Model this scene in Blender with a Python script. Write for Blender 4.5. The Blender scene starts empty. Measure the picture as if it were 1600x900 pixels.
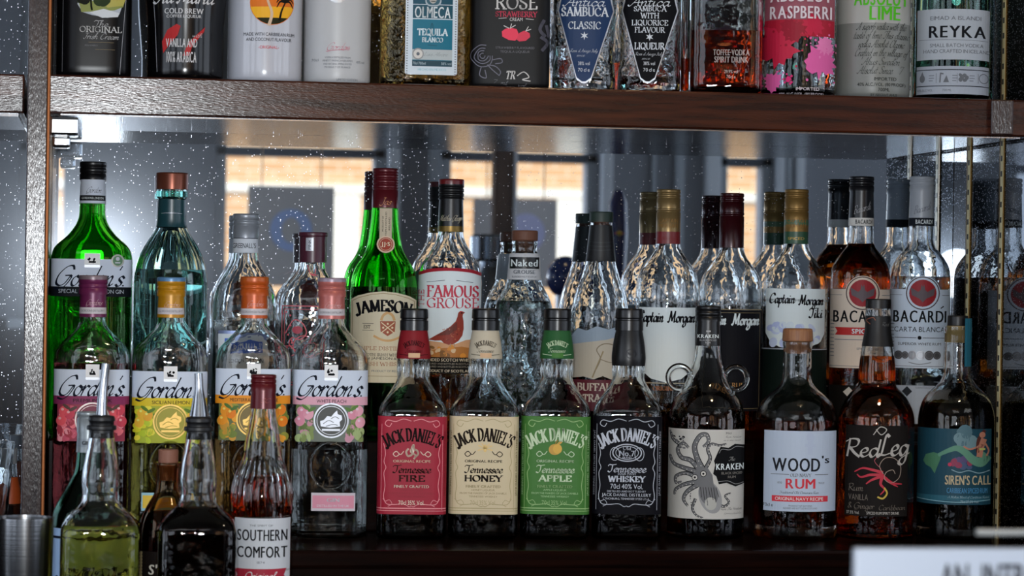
import bpy, math, random
from mathutils import Vector, Matrix
from mathutils.geometry import tessellate_polygon
S = bpy.context.scene
COL = S.collection

# ---------------------------------------------------------------- camera, world, lights, exposure
F_PX = 4200.0                       # focal length in pixels of the 1600 x 900 frame
CAM = Vector((0, -3.0, 1.5))
YAW, PITCH, ROLL = math.atan(640 / F_PX), 10 / F_PX, 0.0155
_R = Vector((math.cos(YAW), -math.sin(YAW), 0)); _U = Vector((0, 0, 1)); _F = Vector((math.sin(YAW), math.cos(YAW), 0))
FWD = _F * math.cos(PITCH) - _U * math.sin(PITCH)
_U2 = _U * math.cos(PITCH) + _F * math.sin(PITCH)
RGT = _R * math.cos(ROLL) + _U2 * math.sin(ROLL)
UPV = _U2 * math.cos(ROLL) - _R * math.sin(ROLL)
cd = bpy.data.cameras.new('camera'); cam = bpy.data.objects.new('camera', cd); COL.objects.link(cam)
cd.sensor_width = 36; cd.lens = 36 * F_PX / 1600; cd.clip_start = 0.05; cd.clip_end = 200
cam.matrix_world = Matrix(((RGT.x, UPV.x, -FWD.x, CAM.x), (RGT.y, UPV.y, -FWD.y, CAM.y), (RGT.z, UPV.z, -FWD.z, CAM.z), (0, 0, 0, 1)))
cd.dof.use_dof = True; cd.dof.focus_distance = 2.88; cd.dof.aperture_fstop = 10.5
S.camera = cam

S.view_settings.view_transform = 'Standard'; S.view_settings.look = 'None'
S.view_settings.exposure = 0.0; S.view_settings.gamma = 1.0; S.view_settings.use_curve_mapping = False
cy_ = S.cycles
cy_.max_bounces = 22; cy_.transmission_bounces = 20; cy_.glossy_bounces = 12; cy_.diffuse_bounces = 3
cy_.transparent_max_bounces = 8; cy_.caustics_reflective = True; cy_.caustics_refractive = True
cy_.sample_clamp_indirect = 4.0; cy_.blur_glossy = 1.5; cy_.use_denoising = True

W = bpy.data.worlds.new('sky'); S.world = W; W.use_nodes = True
_bg = W.node_tree.nodes['Background']; _bg.inputs[0].default_value = (0.78, 0.86, 1.0, 1); _bg.inputs[1].default_value = 2.9

def lamp(name, kind, loc, energy, color=(1, 1, 1), target=None, size=0.1, size_y=None, shape=None):
    l = bpy.data.lights.new(name, kind); l.energy = energy; l.color = color
    o = bpy.data.objects.new(name, l); COL.objects.link(o); o.location = loc
    if kind == 'AREA':
        l.shape = shape or ('RECTANGLE' if size_y else 'SQUARE'); l.size = size
        if size_y: l.size_y = size_y
    if target is not None:
        o.rotation_euler = (Vector(target) - Vector(loc)).to_track_quat('-Z', 'Y').to_euler()
    return o
# the photographer's flash, just above the lens; daylight on the far brick wall; two cool overhead fills added to brighten the room
FLASH_E, SUN_E, CEIL_E = 5.4, 4.5, 7.0
fl = lamp('flash_lamp', 'AREA', (-0.022, -3.03, 1.535), FLASH_E, (0.93, 0.97, 1.0), (0.10, 0, 1.60), 0.11, shape='DISK'); fl.data.spread = math.radians(75)
su = lamp('sun', 'SUN', (0, 0, 12), SUN_E, (1.0, 0.90, 0.74)); su.data.angle = 0.01
su.rotation_euler = Vector((0.25, -1.0, -0.9)).to_track_quat('-Z', 'Y').to_euler()
for _x in (-0.6, 2.2):
    lamp('ceiling_fill', 'AREA', (_x, -3.9, 2.83), CEIL_E, (0.90, 0.95, 1.0), (_x, -3.9, 0), 1.4, 0.9)

lamp('glint_lamp', 'AREA', (0.75, -1.3, 2.84), 5.0, (1.0, 0.72, 0.42), (0.6, -0.2, 1.4), 0.14, shape='DISK')  # unseen warm lamp added for small glints on the bottle shoulders

# ---------------------------------------------------------------- pixel helpers (photo frame 1600 x 900)
def ray(px, py): return FWD + RGT * ((px - 800) / F_PX) - UPV * ((py - 450) / F_PX)
def at(px, py, Y):
    d = ray(px, py); return CAM + d * ((Y - CAM.y) / d.y)
def seen(px, py, Y):                 # a point of the room that the back mirror (plane y = 0) shows at px, py
    p = at(px, py, -Y); return Vector((p.x, Y, p.z))
def proj(p):
    d = Vector(p) - CAM; z = d.dot(FWD)
    return 800 + F_PX * d.dot(RGT) / z, 450 - F_PX * d.dot(UPV) / z, z

# ---------------------------------------------------------------- materials
def lin(h):
    h = h.lstrip('#'); c = [int(h[i:i + 2], 16) / 255 for i in (0, 2, 4)]
    return [(x / 12.92 if x <= 0.04045 else ((x + 0.055) / 1.055) ** 2.4) for x in c]
_MATS = {}
def _new(name):
    m = bpy.data.materials.new(name); m.use_nodes = True
    return m, m.node_tree, m.node_tree.nodes['Principled BSDF']
def paint(h, rough=0.5, metal=0.0, coat=0.0, spec=0.5):
    k = ('p', h, rough, metal, coat, spec)
    if k not in _MATS:
        m, t, b = _new('paint_' + h.lstrip('#'))
        b.inputs['Base Color'].default_value = (*lin(h), 1); b.inputs['Roughness'].default_value = rough
        b.inputs['Metallic'].default_value = metal; b.inputs['Coat Weight'].default_value = coat
        b.inputs['Specular IOR Level'].default_value = spec
        _MATS[k] = m
    return _MATS[k]
def ink(h): return paint(h, 0.6, spec=0.1)
def foil(h, rough=0.4): return paint(h, rough, metal=0.35)
def glass(h, ior=1.47, rough=0.0):
    k = ('g', h, ior, rough)
    if k not in _MATS:
        m = bpy.data.materials.new('glass_' + h.lstrip('#')); m.use_nodes = True; t = m.node_tree
        t.nodes.clear(); o = t.nodes.new('ShaderNodeOutputMaterial'); g = t.nodes.new('ShaderNodeBsdfGlass')
        g.inputs['Color'].default_value = (*lin(h), 1); g.inputs['IOR'].default_value = ior; g.inputs['Roughness'].default_value = rough
        t.links.new(g.outputs[0], o.inputs['Surface']); _MATS[k] = m
    return _MATS[k]
def bumpy_glass(h, scale, dist, ior=1.47):
    m = glass(h, ior).copy(); t = m.node_tree; g = [n for n in t.nodes if n.type == 'BSDF_GLASS'][0]
    co = t.nodes.new('ShaderNodeTexCoord'); n = t.nodes.new('ShaderNodeTexNoise'); n.inputs['Scale'].default_value = scale
    b = t.nodes.new('ShaderNodeBump'); b.inputs['Distance'].default_value = dist; b.inputs['Strength'].default_value = 1.0
    t.links.new(co.outputs['Object'], n.inputs['Vector']); t.links.new(n.outputs[0], b.inputs['Height']); t.links.new(b.outputs[0], g.inputs['Normal'])
    return m
def wood(name, c0, c1, rough, scale=(3, 60, 60), bump=0.0004, fine=900, spec=0.5):
    m, t, b = _new(name); b.inputs['Specular IOR Level'].default_value = spec
    co = t.nodes.new('ShaderNodeTexCoord'); mp = t.nodes.new('ShaderNodeMapping'); mp.inputs['Scale'].default_value = scale
    n = t.nodes.new('ShaderNodeTexNoise'); n.inputs['Scale'].default_value = 2.2; n.inputs['Detail'].default_value = 7
    r = t.nodes.new('ShaderNodeValToRGB'); r.color_ramp.elements[0].color = (*lin(c0), 1); r.color_ramp.elements[1].color = (*lin(c1), 1)
    r.color_ramp.elements[0].position = 0.35; r.color_ramp.elements[1].position = 0.68
    t.links.new(co.outputs['Object'], mp.inputs[0]); t.links.new(mp.outputs[0], n.inputs['Vector']); t.links.new(n.outputs[0], r.inputs[0])
    t.links.new(r.outputs[0], b.inputs['Base Color']); b.inputs['Roughness'].default_value = rough
    n2 = t.nodes.new('ShaderNodeTexNoise'); n2.inputs['Scale'].default_value = fine; n2.inputs['Detail'].default_value = 2
    mp2 = t.nodes.new('ShaderNodeMapping'); mp2.inputs['Scale'].default_value = tuple(0.12 + 0.88 * (s / max(scale)) for s in scale)
    t.links.new(co.outputs['Object'], mp2.inputs[0]); t.links.new(mp2.outputs[0], n2.inputs['Vector'])
    bp = t.nodes.new('ShaderNodeBump'); bp.inputs['Distance'].default_value = bump; bp.inputs['Strength'].default_value = 1
    t.links.new(n2.outputs[0], bp.inputs['Height']); t.links.new(bp.outputs[0], b.inputs['Normal'])
    return m
def mirror_mat(name, tint, dust, hz=0.010):
    m, t, b = _new(name); b.inputs['Base Color'].default_value = (*lin(tint), 1); b.inputs['Metallic'].default_value = 1; b.inputs['Roughness'].default_value = 0.0
    out = [n for n in t.nodes if n.type == 'OUTPUT_MATERIAL'][0]
    co = t.nodes.new('ShaderNodeTexCoord'); v = t.nodes.new('ShaderNodeTexVoronoi'); v.inputs['Scale'].default_value = 430
    big = t.nodes.new('ShaderNodeTexNoise'); big.inputs['Scale'].default_value = 9
    t.links.new(co.outputs['Object'], v.inputs['Vector']); t.links.new(co.outputs['Object'], big.inputs['Vector'])
    sc = t.nodes.new('ShaderNodeMath'); sc.operation = 'MULTIPLY'; sc.inputs[1].default_value = dust * 2
    sep = t.nodes.new('ShaderNodeSeparateColor'); t.links.new(v.outputs['Color'], sep.inputs[0])
    pw = t.nodes.new('ShaderNodeMath'); pw.operation = 'POWER'; pw.inputs[1].default_value = 2.5; t.links.new(sep.outputs[0], pw.inputs[0])
    t.links.new(pw.outputs[0], sc.inputs[0])
    lt = t.nodes.new('ShaderNodeMath'); lt.operation = 'LESS_THAN'
    t.links.new(v.outputs['Distance'], lt.inputs[0]); t.links.new(sc.outputs[0], lt.inputs[1])
    d = t.nodes.new('ShaderNodeBsdfGlossy'); d.inputs['Roughness'].default_value = 0.36; d.inputs['Color'].default_value = (0.5, 0.53, 0.6, 1)
    haze = t.nodes.new('ShaderNodeBsdfGlossy'); haze.inputs['Roughness'].default_value = 0.15; haze.inputs['Color'].default_value = (0.8, 0.88, 1, 1)
    mh = t.nodes.new('ShaderNodeMixShader'); mh.inputs[0].default_value = hz
    t.links.new(b.outputs[0], mh.inputs[1]); t.links.new(haze.outputs[0], mh.inputs[2])
    mx = t.nodes.new('ShaderNodeMixShader'); t.links.new(lt.outputs[0], mx.inputs[0]); t.links.new(mh.outputs[0], mx.inputs[1]); t.links.new(d.outputs[0], mx.inputs[2])
    t.links.new(mx.outputs[0], out.inputs['Surface'])
    return m
def brushed(name, h, rough, scale):
    m, t, b = _new(name); b.inputs['Base Color'].default_value = (*lin(h), 1); b.inputs['Metallic'].default_value = 1; b.inputs['Roughness'].default_value = rough
    co = t.nodes.new('ShaderNodeTexCoord'); mp = t.nodes.new('ShaderNodeMapping'); mp.inputs['Scale'].default_value = scale
    n = t.nodes.new('ShaderNodeTexNoise'); n.inputs['Scale'].default_value = 1; n.inputs['Detail'].default_value = 3
    bp = t.nodes.new('ShaderNodeBump'); bp.inputs['Distance'].default_value = 0.0003; bp.inputs['Strength'].default_value = 0.25
    t.links.new(co.outputs['Object'], mp.inputs[0]); t.links.new(mp.outputs[0], n.inputs['Vector']); t.links.new(n.outputs[0], bp.inputs['Height']); t.links.new(bp.outputs[0], b.inputs['Normal'])
    return m

# ---------------------------------------------------------------- objects
def tag(o, label=None, cat=None, group=None, kind=None):
    if label: o['label'] = label
    if cat: o['category'] = cat
    if group: o['group'] = group
    if kind: o['kind'] = kind
    return o
def empty(name, loc, rz=0.0):
    o = bpy.data.objects.new(name, None); COL.objects.link(o); o.location = loc; o.rotation_euler = (0, 0, rz); o.empty_display_size = 0.03
    return o
class MB:
    def __init__(self): self.v = []; self.f = []; self.mi = []; self.mats = []; self.sm = []
    def slot(self, m):
        if m not in self.mats: self.mats.append(m)
        return self.mats.index(m)
    def add(self, vs, fs, m, smooth=False):
        b = len(self.v); k = self.slot(m); self.v += [tuple(p) for p in vs]
        for f in fs: self.f.append(tuple(b + i for i in f)); self.mi.append(k); self.sm.append(smooth)
    def box(self, x0, y0, z0, x1, y1, z1, m, bev=0.0):
        if bev <= 0:
            vs = [(x, y, z) for x in (x0, x1) for y in (y0, y1) for z in (z0, z1)]
            self.add(vs, [(0, 1, 3, 2), (4, 6, 7, 5), (0, 4, 5, 1), (2, 3, 7, 6), (0, 2, 6, 4), (1, 5, 7, 3)], m); return
        import bmesh
        bm = bmesh.new(); bmesh.ops.create_cube(bm, size=1)
        for q in bm.verts: q.co = Vector(((x0 + x1) / 2 + q.co.x * (x1 - x0), (y0 + y1) / 2 + q.co.y * (y1 - y0), (z0 + z1) / 2 + q.co.z * (z1 - z0)))
        bmesh.ops.bevel(bm, geom=bm.edges[:], offset=bev, segments=2, affect='EDGES', profile=0.6)
        bm.verts.index_update(); self.add([q.co for q in bm.verts], [[q.index for q in f.verts] for f in bm.faces], m); bm.free()
    def tube(self, pts, rad, m, n=16, closed=False):
        pts = [Vector(p) for p in pts]; L = len(pts); rr = rad if isinstance(rad, (list, tuple)) else [rad] * L
        vs = []; up = None
        for i, p in enumerate(pts):
            if closed: d = pts[(i + 1) % L] - pts[i - 1]
            else: d = pts[min(i + 1, L - 1)] - pts[max(i - 1, 0)]
            d.normalize()
            if up is None: up = Vector((0, 0, 1)) if abs(d.z) < 0.9 else Vector((1, 0, 0))
            a = d.cross(up).normalized(); up = a.cross(d).normalized()
            vs += [p + (a * math.cos(2 * math.pi * k / n) + up * math.sin(2 * math.pi * k / n)) * rr[i] for k in range(n)]
        fs = []
        for i in range(L if closed else L - 1):
            j = (i + 1) % L
            fs += [(i * n + k, i * n + (k + 1) % n, j * n + (k + 1) % n, j * n + k) for k in range(n)]
        if not closed: fs += [tuple(range(n))[::-1], tuple((L - 1) * n + k for k in range(n))]
        self.add(vs, fs, m, True)
    def lathe(self, prof, m, n=48, c=(0, 0, 0), bands=None):      # prof: (r, z) list from one end to the other, ends closed
        vs = []; fs = []
        for r, z in prof: vs += [(c[0] + r * math.cos(2 * math.pi * k / n), c[1] + r * math.sin(2 * math.pi * k / n), c[2] + z) for k in range(n)]
        for i in range(len(prof) - 1): fs += [(i * n + k, i * n + (k + 1) % n, (i + 1) * n + (k + 1) % n, (i + 1) * n + k) for k in range(n)]
        fs += [tuple(range(n))[::-1], tuple((len(prof) - 1) * n + k for k in range(n))]
        b = len(self.f); self.add(vs, fs, m, True)
        if bands:
            for i in range(len(prof) - 1):
                zm = (prof[i][1] + prof[i + 1][1]) / 2
                mm = next((q for zz, q in bands if zm >= zz), bands[-1][1]); kk = self.slot(mm)
                for k in range(n): self.mi[b + i * n + k] = kk
    def build(self, name, parent=None, fix=True, loc=None):
        me = bpy.data.meshes.new(name); me.from_pydata(self.v, [], self.f); 
        for m in self.mats: me.materials.append(m)
        me.polygons.foreach_set('material_index', self.mi); me.polygons.foreach_set('use_smooth', self.sm)
        if fix:
            import bmesh
            bm = bmesh.new(); bm.from_mesh(me); bmesh.ops.recalc_face_normals(bm, faces=bm.faces[:]); bm.to_mesh(me); bm.free()
        me.update()
        if any(self.sm):
            try: me.set_sharp_from_angle(angle=math.radians(50))
            except Exception: pass
        o = bpy.data.objects.new(name, me); COL.objects.link(o)
        if parent: o.parent = parent
        if loc is not None:
            for q in me.vertices: q.co = q.co - Vector(loc)
            o.location = loc
        return o
def struct(name, mb): return tag(mb.build(name), kind='structure')

# ---------------------------------------------------------------- letters
_CH = "ABCDEFGHIJKLMNOPQRSTUVWXYZabcdefghijklmnopqrstuvwxyz0123456789.,'-&%·:()!/"
GL = {}
def _load_glyphs():
    tmp = []
    for wt, off in (('r', 0.0),):
        for c in _CH:
            cu = bpy.data.curves.new('g', 'FONT'); cu.body = c; cu.size = 1; cu.offset = off; cu.resolution_u = 3; cu.fill_mode = 'FRONT'
            o = bpy.data.objects.new('g', cu); COL.objects.link(o); tmp.append((wt, c, o, cu))
    dg = bpy.context.evaluated_depsgraph_get(); dg.update()
    for wt, c, o, cu in tmp:
        me = o.evaluated_get(dg).to_mesh()
        GL[wt, c] = ([(v.co.x, v.co.y) for v in me.vertices], [tuple(p.vertices) for p in me.polygons])
        o.evaluated_get(dg).to_mesh_clear()
    for c in _CH:
        V, Fc = GL['r', c]; GL['l', c] = (V, Fc); n = len(V)
        GL['b', c] = ([(x + d, y) for d in (-.028, 0, .028) for x, y in V], [tuple(i + n * k for i in f) for k in range(3) for f in Fc])
    for wt, c, o, cu in tmp: bpy.data.objects.remove(o); bpy.data.curves.remove(cu)
_load_glyphs()
_CAPH = max(y for x, y in GL['r', 'H'][0])
def smooth(pts, k=5, closed=False):
    if len(pts) < 3: return pts
    out = []; n = len(pts)
    for i in range(n if closed else n - 1):
        p0 = pts[(i - 1) % n] if closed or i > 0 else pts[0]; p1 = pts[i]; p2 = pts[(i + 1) % n]
        p3 = pts[(i + 2) % n] if closed or i + 2 < n else pts[-1]
        for j in range(k):
            t = j / k
            out.append(tuple(0.5 * (2 * b + (c - a) * t + (2 * a - 5 * b + 4 * c - d) * t * t + (-a + 3 * b - 3 * c + d) * t ** 3) for a, b, c, d in zip(p0, p1, p2, p3)))
    out.append(pts[0] if closed else pts[-1])
    return out
# roman capitals as pen skeletons: width, strokes (~ = curved)
_ARC_C = [(.72, .78), (.55, .97), (.32, .95), (.1, .74), (.05, .48), (.1, .24), (.3, .04), (.55, .04), (.74, .22)]
_RING = [(.4, 1), (.16, .9), (.04, .62), (.04, .38), (.16, .1), (.4, 0), (.64, .1), (.76, .38), (.76, .62), (.64, .9), (.4, 1)]
CAPS = {
 'A': (.8, [[(.04, 0), (.4, 1)], [(.4, 1), (.76, 0)], [(.18, .36), (.62, .36)]]),
 'B': (.62, [[(.12, 1), (.12, 0)], ['~', (.1, 1), (.4, .98), (.52, .78), (.42, .58), (.12, .54)], ['~', (.14, .54), (.46, .5), (.58, .28), (.46, .05), (.1, 0)]]),
 'C': (.76, [['~'] + _ARC_C]), 'G': (.8, [['~'] + _ARC_C[:-1] + [(.7, .12)], [(.7, .42), (.7, .06)], [(.55, .42), (.8, .42)]]),
 'D': (.76, [[(.12, 1), (.12, 0)], ['~', (.1, 1), (.42, .97), (.66, .76), (.7, .5), (.66, .24), (.42, .03), (.1, 0)]]),
 'E': (.6, [[(.12, 1), (.12, 0)], [(.1, .98), (.55, .98), (.56, .8)], [(.1, .52), (.44, .52)], [(.1, .02), (.56, .02), (.58, .22)]]),
 'F': (.56, [[(.12, 1), (.12, 0)], [(.1, .98), (.54, .98), (.55, .8)], [(.1, .52), (.42, .52)]]),
 'H': (.82, [[(.12, 1), (.12, 0)], [(.7, 1), (.7, 0)], [(.12, .52), (.7, .52)]]), 'I': (.28, [[(.14, 1), (.14, 0)]]),
 'J': (.5, [['~', (.36, 1), (.36, .4), (.34, .12), (.24, -.1), (.08, -.12), (-.02, .02)], [(.2, .99), (.5, .99)]]),
 'K': (.74, [[(.12, 1), (.12, 0)], [(.64, 1), (.14, .46)], [(.28, .58), (.7, 0)]]),
 'L': (.58, [[(.12, 1), (.12, 0)], [(.1, .02), (.54, .02), (.56, .24)]]),
 'M': (.98, [[(.1, 0), (.16, 1)], [(.16, 1), (.49, .05)], [(.49, .05), (.82, 1)], [(.82, 1), (.88, 0)]]),
 'N': (.84, [[(.12, 0), (.12, 1)], [(.12, 1), (.72, 0)], [(.72, 0), (.72, 1)]]), 'O': (.8, [['~'] + _RING]),
 'Q': (.8, [['~'] + _RING, [(.42, .2), (.78, -.14)]]),
 'P': (.6, [[(.12, 1), (.12, 0)], ['~', (.1, 1), (.42, .97), (.54, .74), (.44, .52), (.12, .47)]]),
 'R': (.7, [[(.12, 1), (.12, 0)], ['~', (.1, 1), (.42, .97), (.54, .74), (.44, .54), (.12, .5)], [(.34, .5), (.66, 0)]]),
 'S': (.58, [['~', (.48, .78), (.4, .96), (.22, .98), (.08, .82), (.12, .62), (.34, .48), (.5, .32), (.46, .08), (.26, .01), (.1, .08), (.05, .26)]]),
 'T': (.66, [[(.33, 1), (.33, 0)], [(.03, .8), (.04, .98), (.62, .98), (.63, .8)]]),
 'U': (.78, [['~', (.12, 1), (.12, .3), (.22, .05), (.42, .0), (.6, .08), (.68, .3), (.68, 1)]]),
 'V': (.76, [[(.04, 1), (.38, 0)], [(.38, 0), (.72, 1)]]),
 'W': (1.06, [[(.04, 1), (.3, 0)], [(.3, 0), (.53, .9)], [(.53, .9), (.76, 0)], [(.76, 0), (1.02, 1)]]),
 'Y': (.74, [[(.04, 1), (.37, .48)], [(.7, 1), (.37, .48)], [(.37, .48), (.37, 0)]]),
 "'": (.16, [[(.08, 1), (.06, .74)]]), '.': (.2, [[(.06, .04), (.14, .04)]]), '7': (.56, [[(.04, .8), (.06, .98), (.52, .98), (.2, 0)]]), '-': (.4, [[(.05, .45), (.35, .45)]]),
 'o': (.5, [['~', (.25, .5), (.08, .4), (.06, .2), (.16, .02), (.34, .02), (.44, .2), (.42, .4), (.25, .5)]]),
 'd': (.56, [['~', (.4, .4), (.25, .5), (.08, .4), (.06, .2), (.16, .02), (.3, .04), (.42, .16)], [(.42, 1), (.42, 0)]]), 'l': (.26, [[(.13, 1), (.13, 0)]]),
}
_BOWL = ['~', (.4, .42), (.26, .5), (.1, .42), (.04, .2), (.12, .02), (.25, .06), (.4, .32)]
SCR = {
 'a': (.5, [_BOWL, ['~', (.41, .5), (.37, .15), (.43, .02), (.55, .12)]]), 'c': (.4, [['~', (.36, .4), (.25, .5), (.1, .4), (.04, .2), (.12, .02), (.26, .03), (.42, .16)]]),
 'd': (.54, [_BOWL, ['~', (.46, 1), (.42, .5), (.38, .15), (.45, .02), (.57, .12)]]), 'e': (.42, [['~', (.04, .2), (.3, .3), (.32, .46), (.2, .5), (.06, .35), (.05, .12), (.16, .01), (.3, .05), (.44, .18)]]),
 'g': (.5, [_BOWL, ['~', (.42, .5), (.36, -.2), (.22, -.42), (.05, -.35), (.14, -.12), (.52, .12)]]),
 'h': (.5, [['~', (.05, 0), (.12, .6), (.24, .95), (.14, 1), (.08, .7), (.05, 0)], ['~', (.07, .25), (.25, .48), (.35, .42), (.32, .12), (.38, .02), (.5, .12)]]),
 'i': (.27, [['~', (.0, .2), (.1, .5), (.07, .12), (.14, .02), (.27, .12)], [(.1, .7), (.12, .76)]]), 'k': (.45, [[(.06, 1), (.06, 0)], ['~', (.34, .5), (.08, .25), (.3, .03), (.45, .1)]]),
 'l': (.28, [['~', (.03, .2), (.2, .7), (.22, .98), (.1, .9), (.07, .15), (.14, .02), (.28, .12)]]),
 'm': (.66, [['~', (.0, .3), (.07, .5), (.06, 0)], ['~', (.07, .25), (.2, .49), (.28, .4), (.26, 0)], ['~', (.28, .25), (.42, .49), (.5, .4), (.47, .1), (.53, .02), (.66, .12)]]),
 'n': (.48, [['~', (.0, .3), (.07, .5), (.06, 0)], ['~', (.07, .25), (.24, .49), (.33, .4), (.3, .1), (.36, .02), (.48, .12)]]),
 'o': (.44, [['~', (.22, .5), (.07, .4), (.03, .2), (.12, .02), (.28, .02), (.38, .2), (.36, .4), (.22, .5), (.3, .42), (.46, .45)]]),
 'p': (.44, [[(.07, .52), (.02, -.45)], ['~', (.06, .3), (.2, .5), (.36, .4), (.36, .15), (.22, .0), (.06, .08)]]), 'q': (.5, [_BOWL, ['~', (.42, .5), (.38, -.45), (.5, -.3)]]),
 'r': (.36, [['~', (0, .25), (.08, .52), (.06, 0)], ['~', (.07, .25), (.2, .49), (.34, .44)]]),
 's': (.36, [['~', (.32, .4), (.2, .5), (.08, .42), (.12, .3), (.28, .18), (.26, .04), (.12, 0), (.02, .08)]]), 't': (.3, [['~', (.13, .85), (.08, .15), (.14, .02), (.28, .12)], [(-.03, .5), (.27, .5)]]),
 'u': (.52, [['~', (.03, .48), (.04, .12), (.14, .01), (.28, .12), (.37, .5), (.35, .12), (.42, .02), (.53, .12)]]), 'y': (.48, [['~', (.03, .48), (.04, .14), (.14, .03), (.28, .14), (.38, .5), (.32, -.25), (.15, -.44), (.03, -.3), (.45, .08)]]),
 'v': (.4, [['~', (.02, .48), (.1, .3), (.14, .02), (.34, .5)]]), 'w': (.6, [['~', (.02, .48), (.1, .02), (.28, .4), (.34, .02), (.54, .5)]]), 'f': (.3, [['~', (.36, .92), (.24, 1), (.14, .6), (.08, -.4)], [(-.02, .5), (.28, .5)]]), 'b': (.42, [['~', (.12, 1), (.05, .1), (.2, 0), (.36, .2), (.3, .46), (.08, .36)]]),
 "'": (.16, [[(.12, 1), (.07, .8)]]), '.': (.18, [[(.04, .03), (.1, .03)]]),
 'G': (.84, [['~', (.72, .82), (.58, 1), (.28, .92), (.04, .55), (.06, .15), (.28, 0), (.52, .1), (.66, .46)], ['~', (.4, .5), (.74, .47), (.64, .05), (.4, -.18), (.08, -.12)]]),
 'A': (.72, [['~', (-.1, .12), (.02, .0), (.2, .3), (.54, 1)], ['~', (.54, 1), (.55, .12), (.68, .05)], [(.22, .36), (.66, .4)]]), 'T': (.62, [['~', (0, .76), (.1, .95), (.4, .92), (.82, 1)], ['~', (.44, .93), (.4, .3), (.24, .0), (.02, .1)]]),
 'C': (.66, [['~', (.62, .8), (.5, 1), (.24, .9), (.05, .5), (.1, .1), (.34, 0), (.62, .2)]]), 'M': (.92, [['~', (-.04, .06), (.08, .05), (.22, 1)], [(.22, 1), (.42, .1)], [(.42, .1), (.72, 1)], ['~', (.72, 1), (.7, .12), (.78, .02), (.9, .12)]]),
 'R': (.66, [[(.12, 1), (.08, 0)], ['~', (-.06, .82), (.2, 1), (.52, .94), (.46, .6), (.12, .48)], ['~', (.16, .5), (.4, .2), (.64, .0)]]), 'L': (.56, [['~', (.38, .92), (.24, 1), (.17, .6), (.1, .1), (-.02, .06), (.26, .03), (.52, .12)]]),
 'I': (.4, [['~', (.02, .85), (.2, .98), (.4, .98)], ['~', (.26, .98), (.2, .2), (.06, 0), (-.06, .12)]]), 'O': (.7, [['~'] + [(x * .85, y) for x, y in _RING]]), 'B': (.6, [[(.12, 1), (.08, 0)], ['~', (-.04, .85), (.25, 1), (.48, .86), (.36, .58), (.14, .52), (.44, .44), (.46, .12), (.22, 0), (.0, .1)]]),
 'S': (.5, [['~', (.46, .84), (.3, 1), (.12, .86), (.2, .6), (.4, .4), (.34, .08), (.12, 0), (-.02, .16)]]), 'W': (.95, [['~', (.0, .9), (.12, .98), (.2, .02), (.5, .85), (.58, .02), (.95, 1)]]), 'V': (.6, [['~', (.0, .9), (.12, .98), (.2, .02), (.6, 1)]]), 'P': (.55, [[(.12, 1), (.08, 0)], ['~', (-.04, .85), (.25, 1), (.5, .82), (.36, .54), (.12, .5)]]),
 '&': (.6, [['~', (.55, .1), (.2, .7), (.28, 1), (.42, .8), (.1, .3), (.2, .02), (.5, .4)]]),
}
# ---------------------------------------------------------------- bottles: profiles and printed labels, both given in photo pixels
def fil(ctrl, k=6):                  # (y, half width[, fillet]) -> dense polyline
    P = [(c[1], c[0], c[2] if len(c) > 2 else 0) for c in ctrl]; out = []
    for i, (x, y, r) in enumerate(P):
        if r <= 0 or i in (0, len(P) - 1): out.append((y, x)); continue
        (xa, ya, _), (xb, yb, _) = P[i - 1], P[i + 1]
        la, lb = math.hypot(xa - x, ya - y), math.hypot(xb - x, yb - y)
        ra, rb = min(r, la * .49), min(r, lb * .49)
        a = (x + (xa - x) * ra / la, y + (ya - y) * ra / la); b = (x + (xb - x) * rb / lb, y + (yb - y) * rb / lb)
        for j in range(k + 1):
            t = j / k; q = [(1 - t) ** 2 * a[m] + 2 * t * (1 - t) * (x, y)[m] + t * t * b[m] for m in (0, 1)]
            out.append((q[1], q[0]))
    return out
def lerp_tab(tab, z):                # tab: ascending (z, v)
    if z <= tab[0][0]: return tab[0][1]
    for (a, u), (b, v) in zip(tab, tab[1:]):
        if z <= b: return u if b == a else u + (v - u) * (z - a) / (b - a)
    return tab[-1][1]

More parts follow.
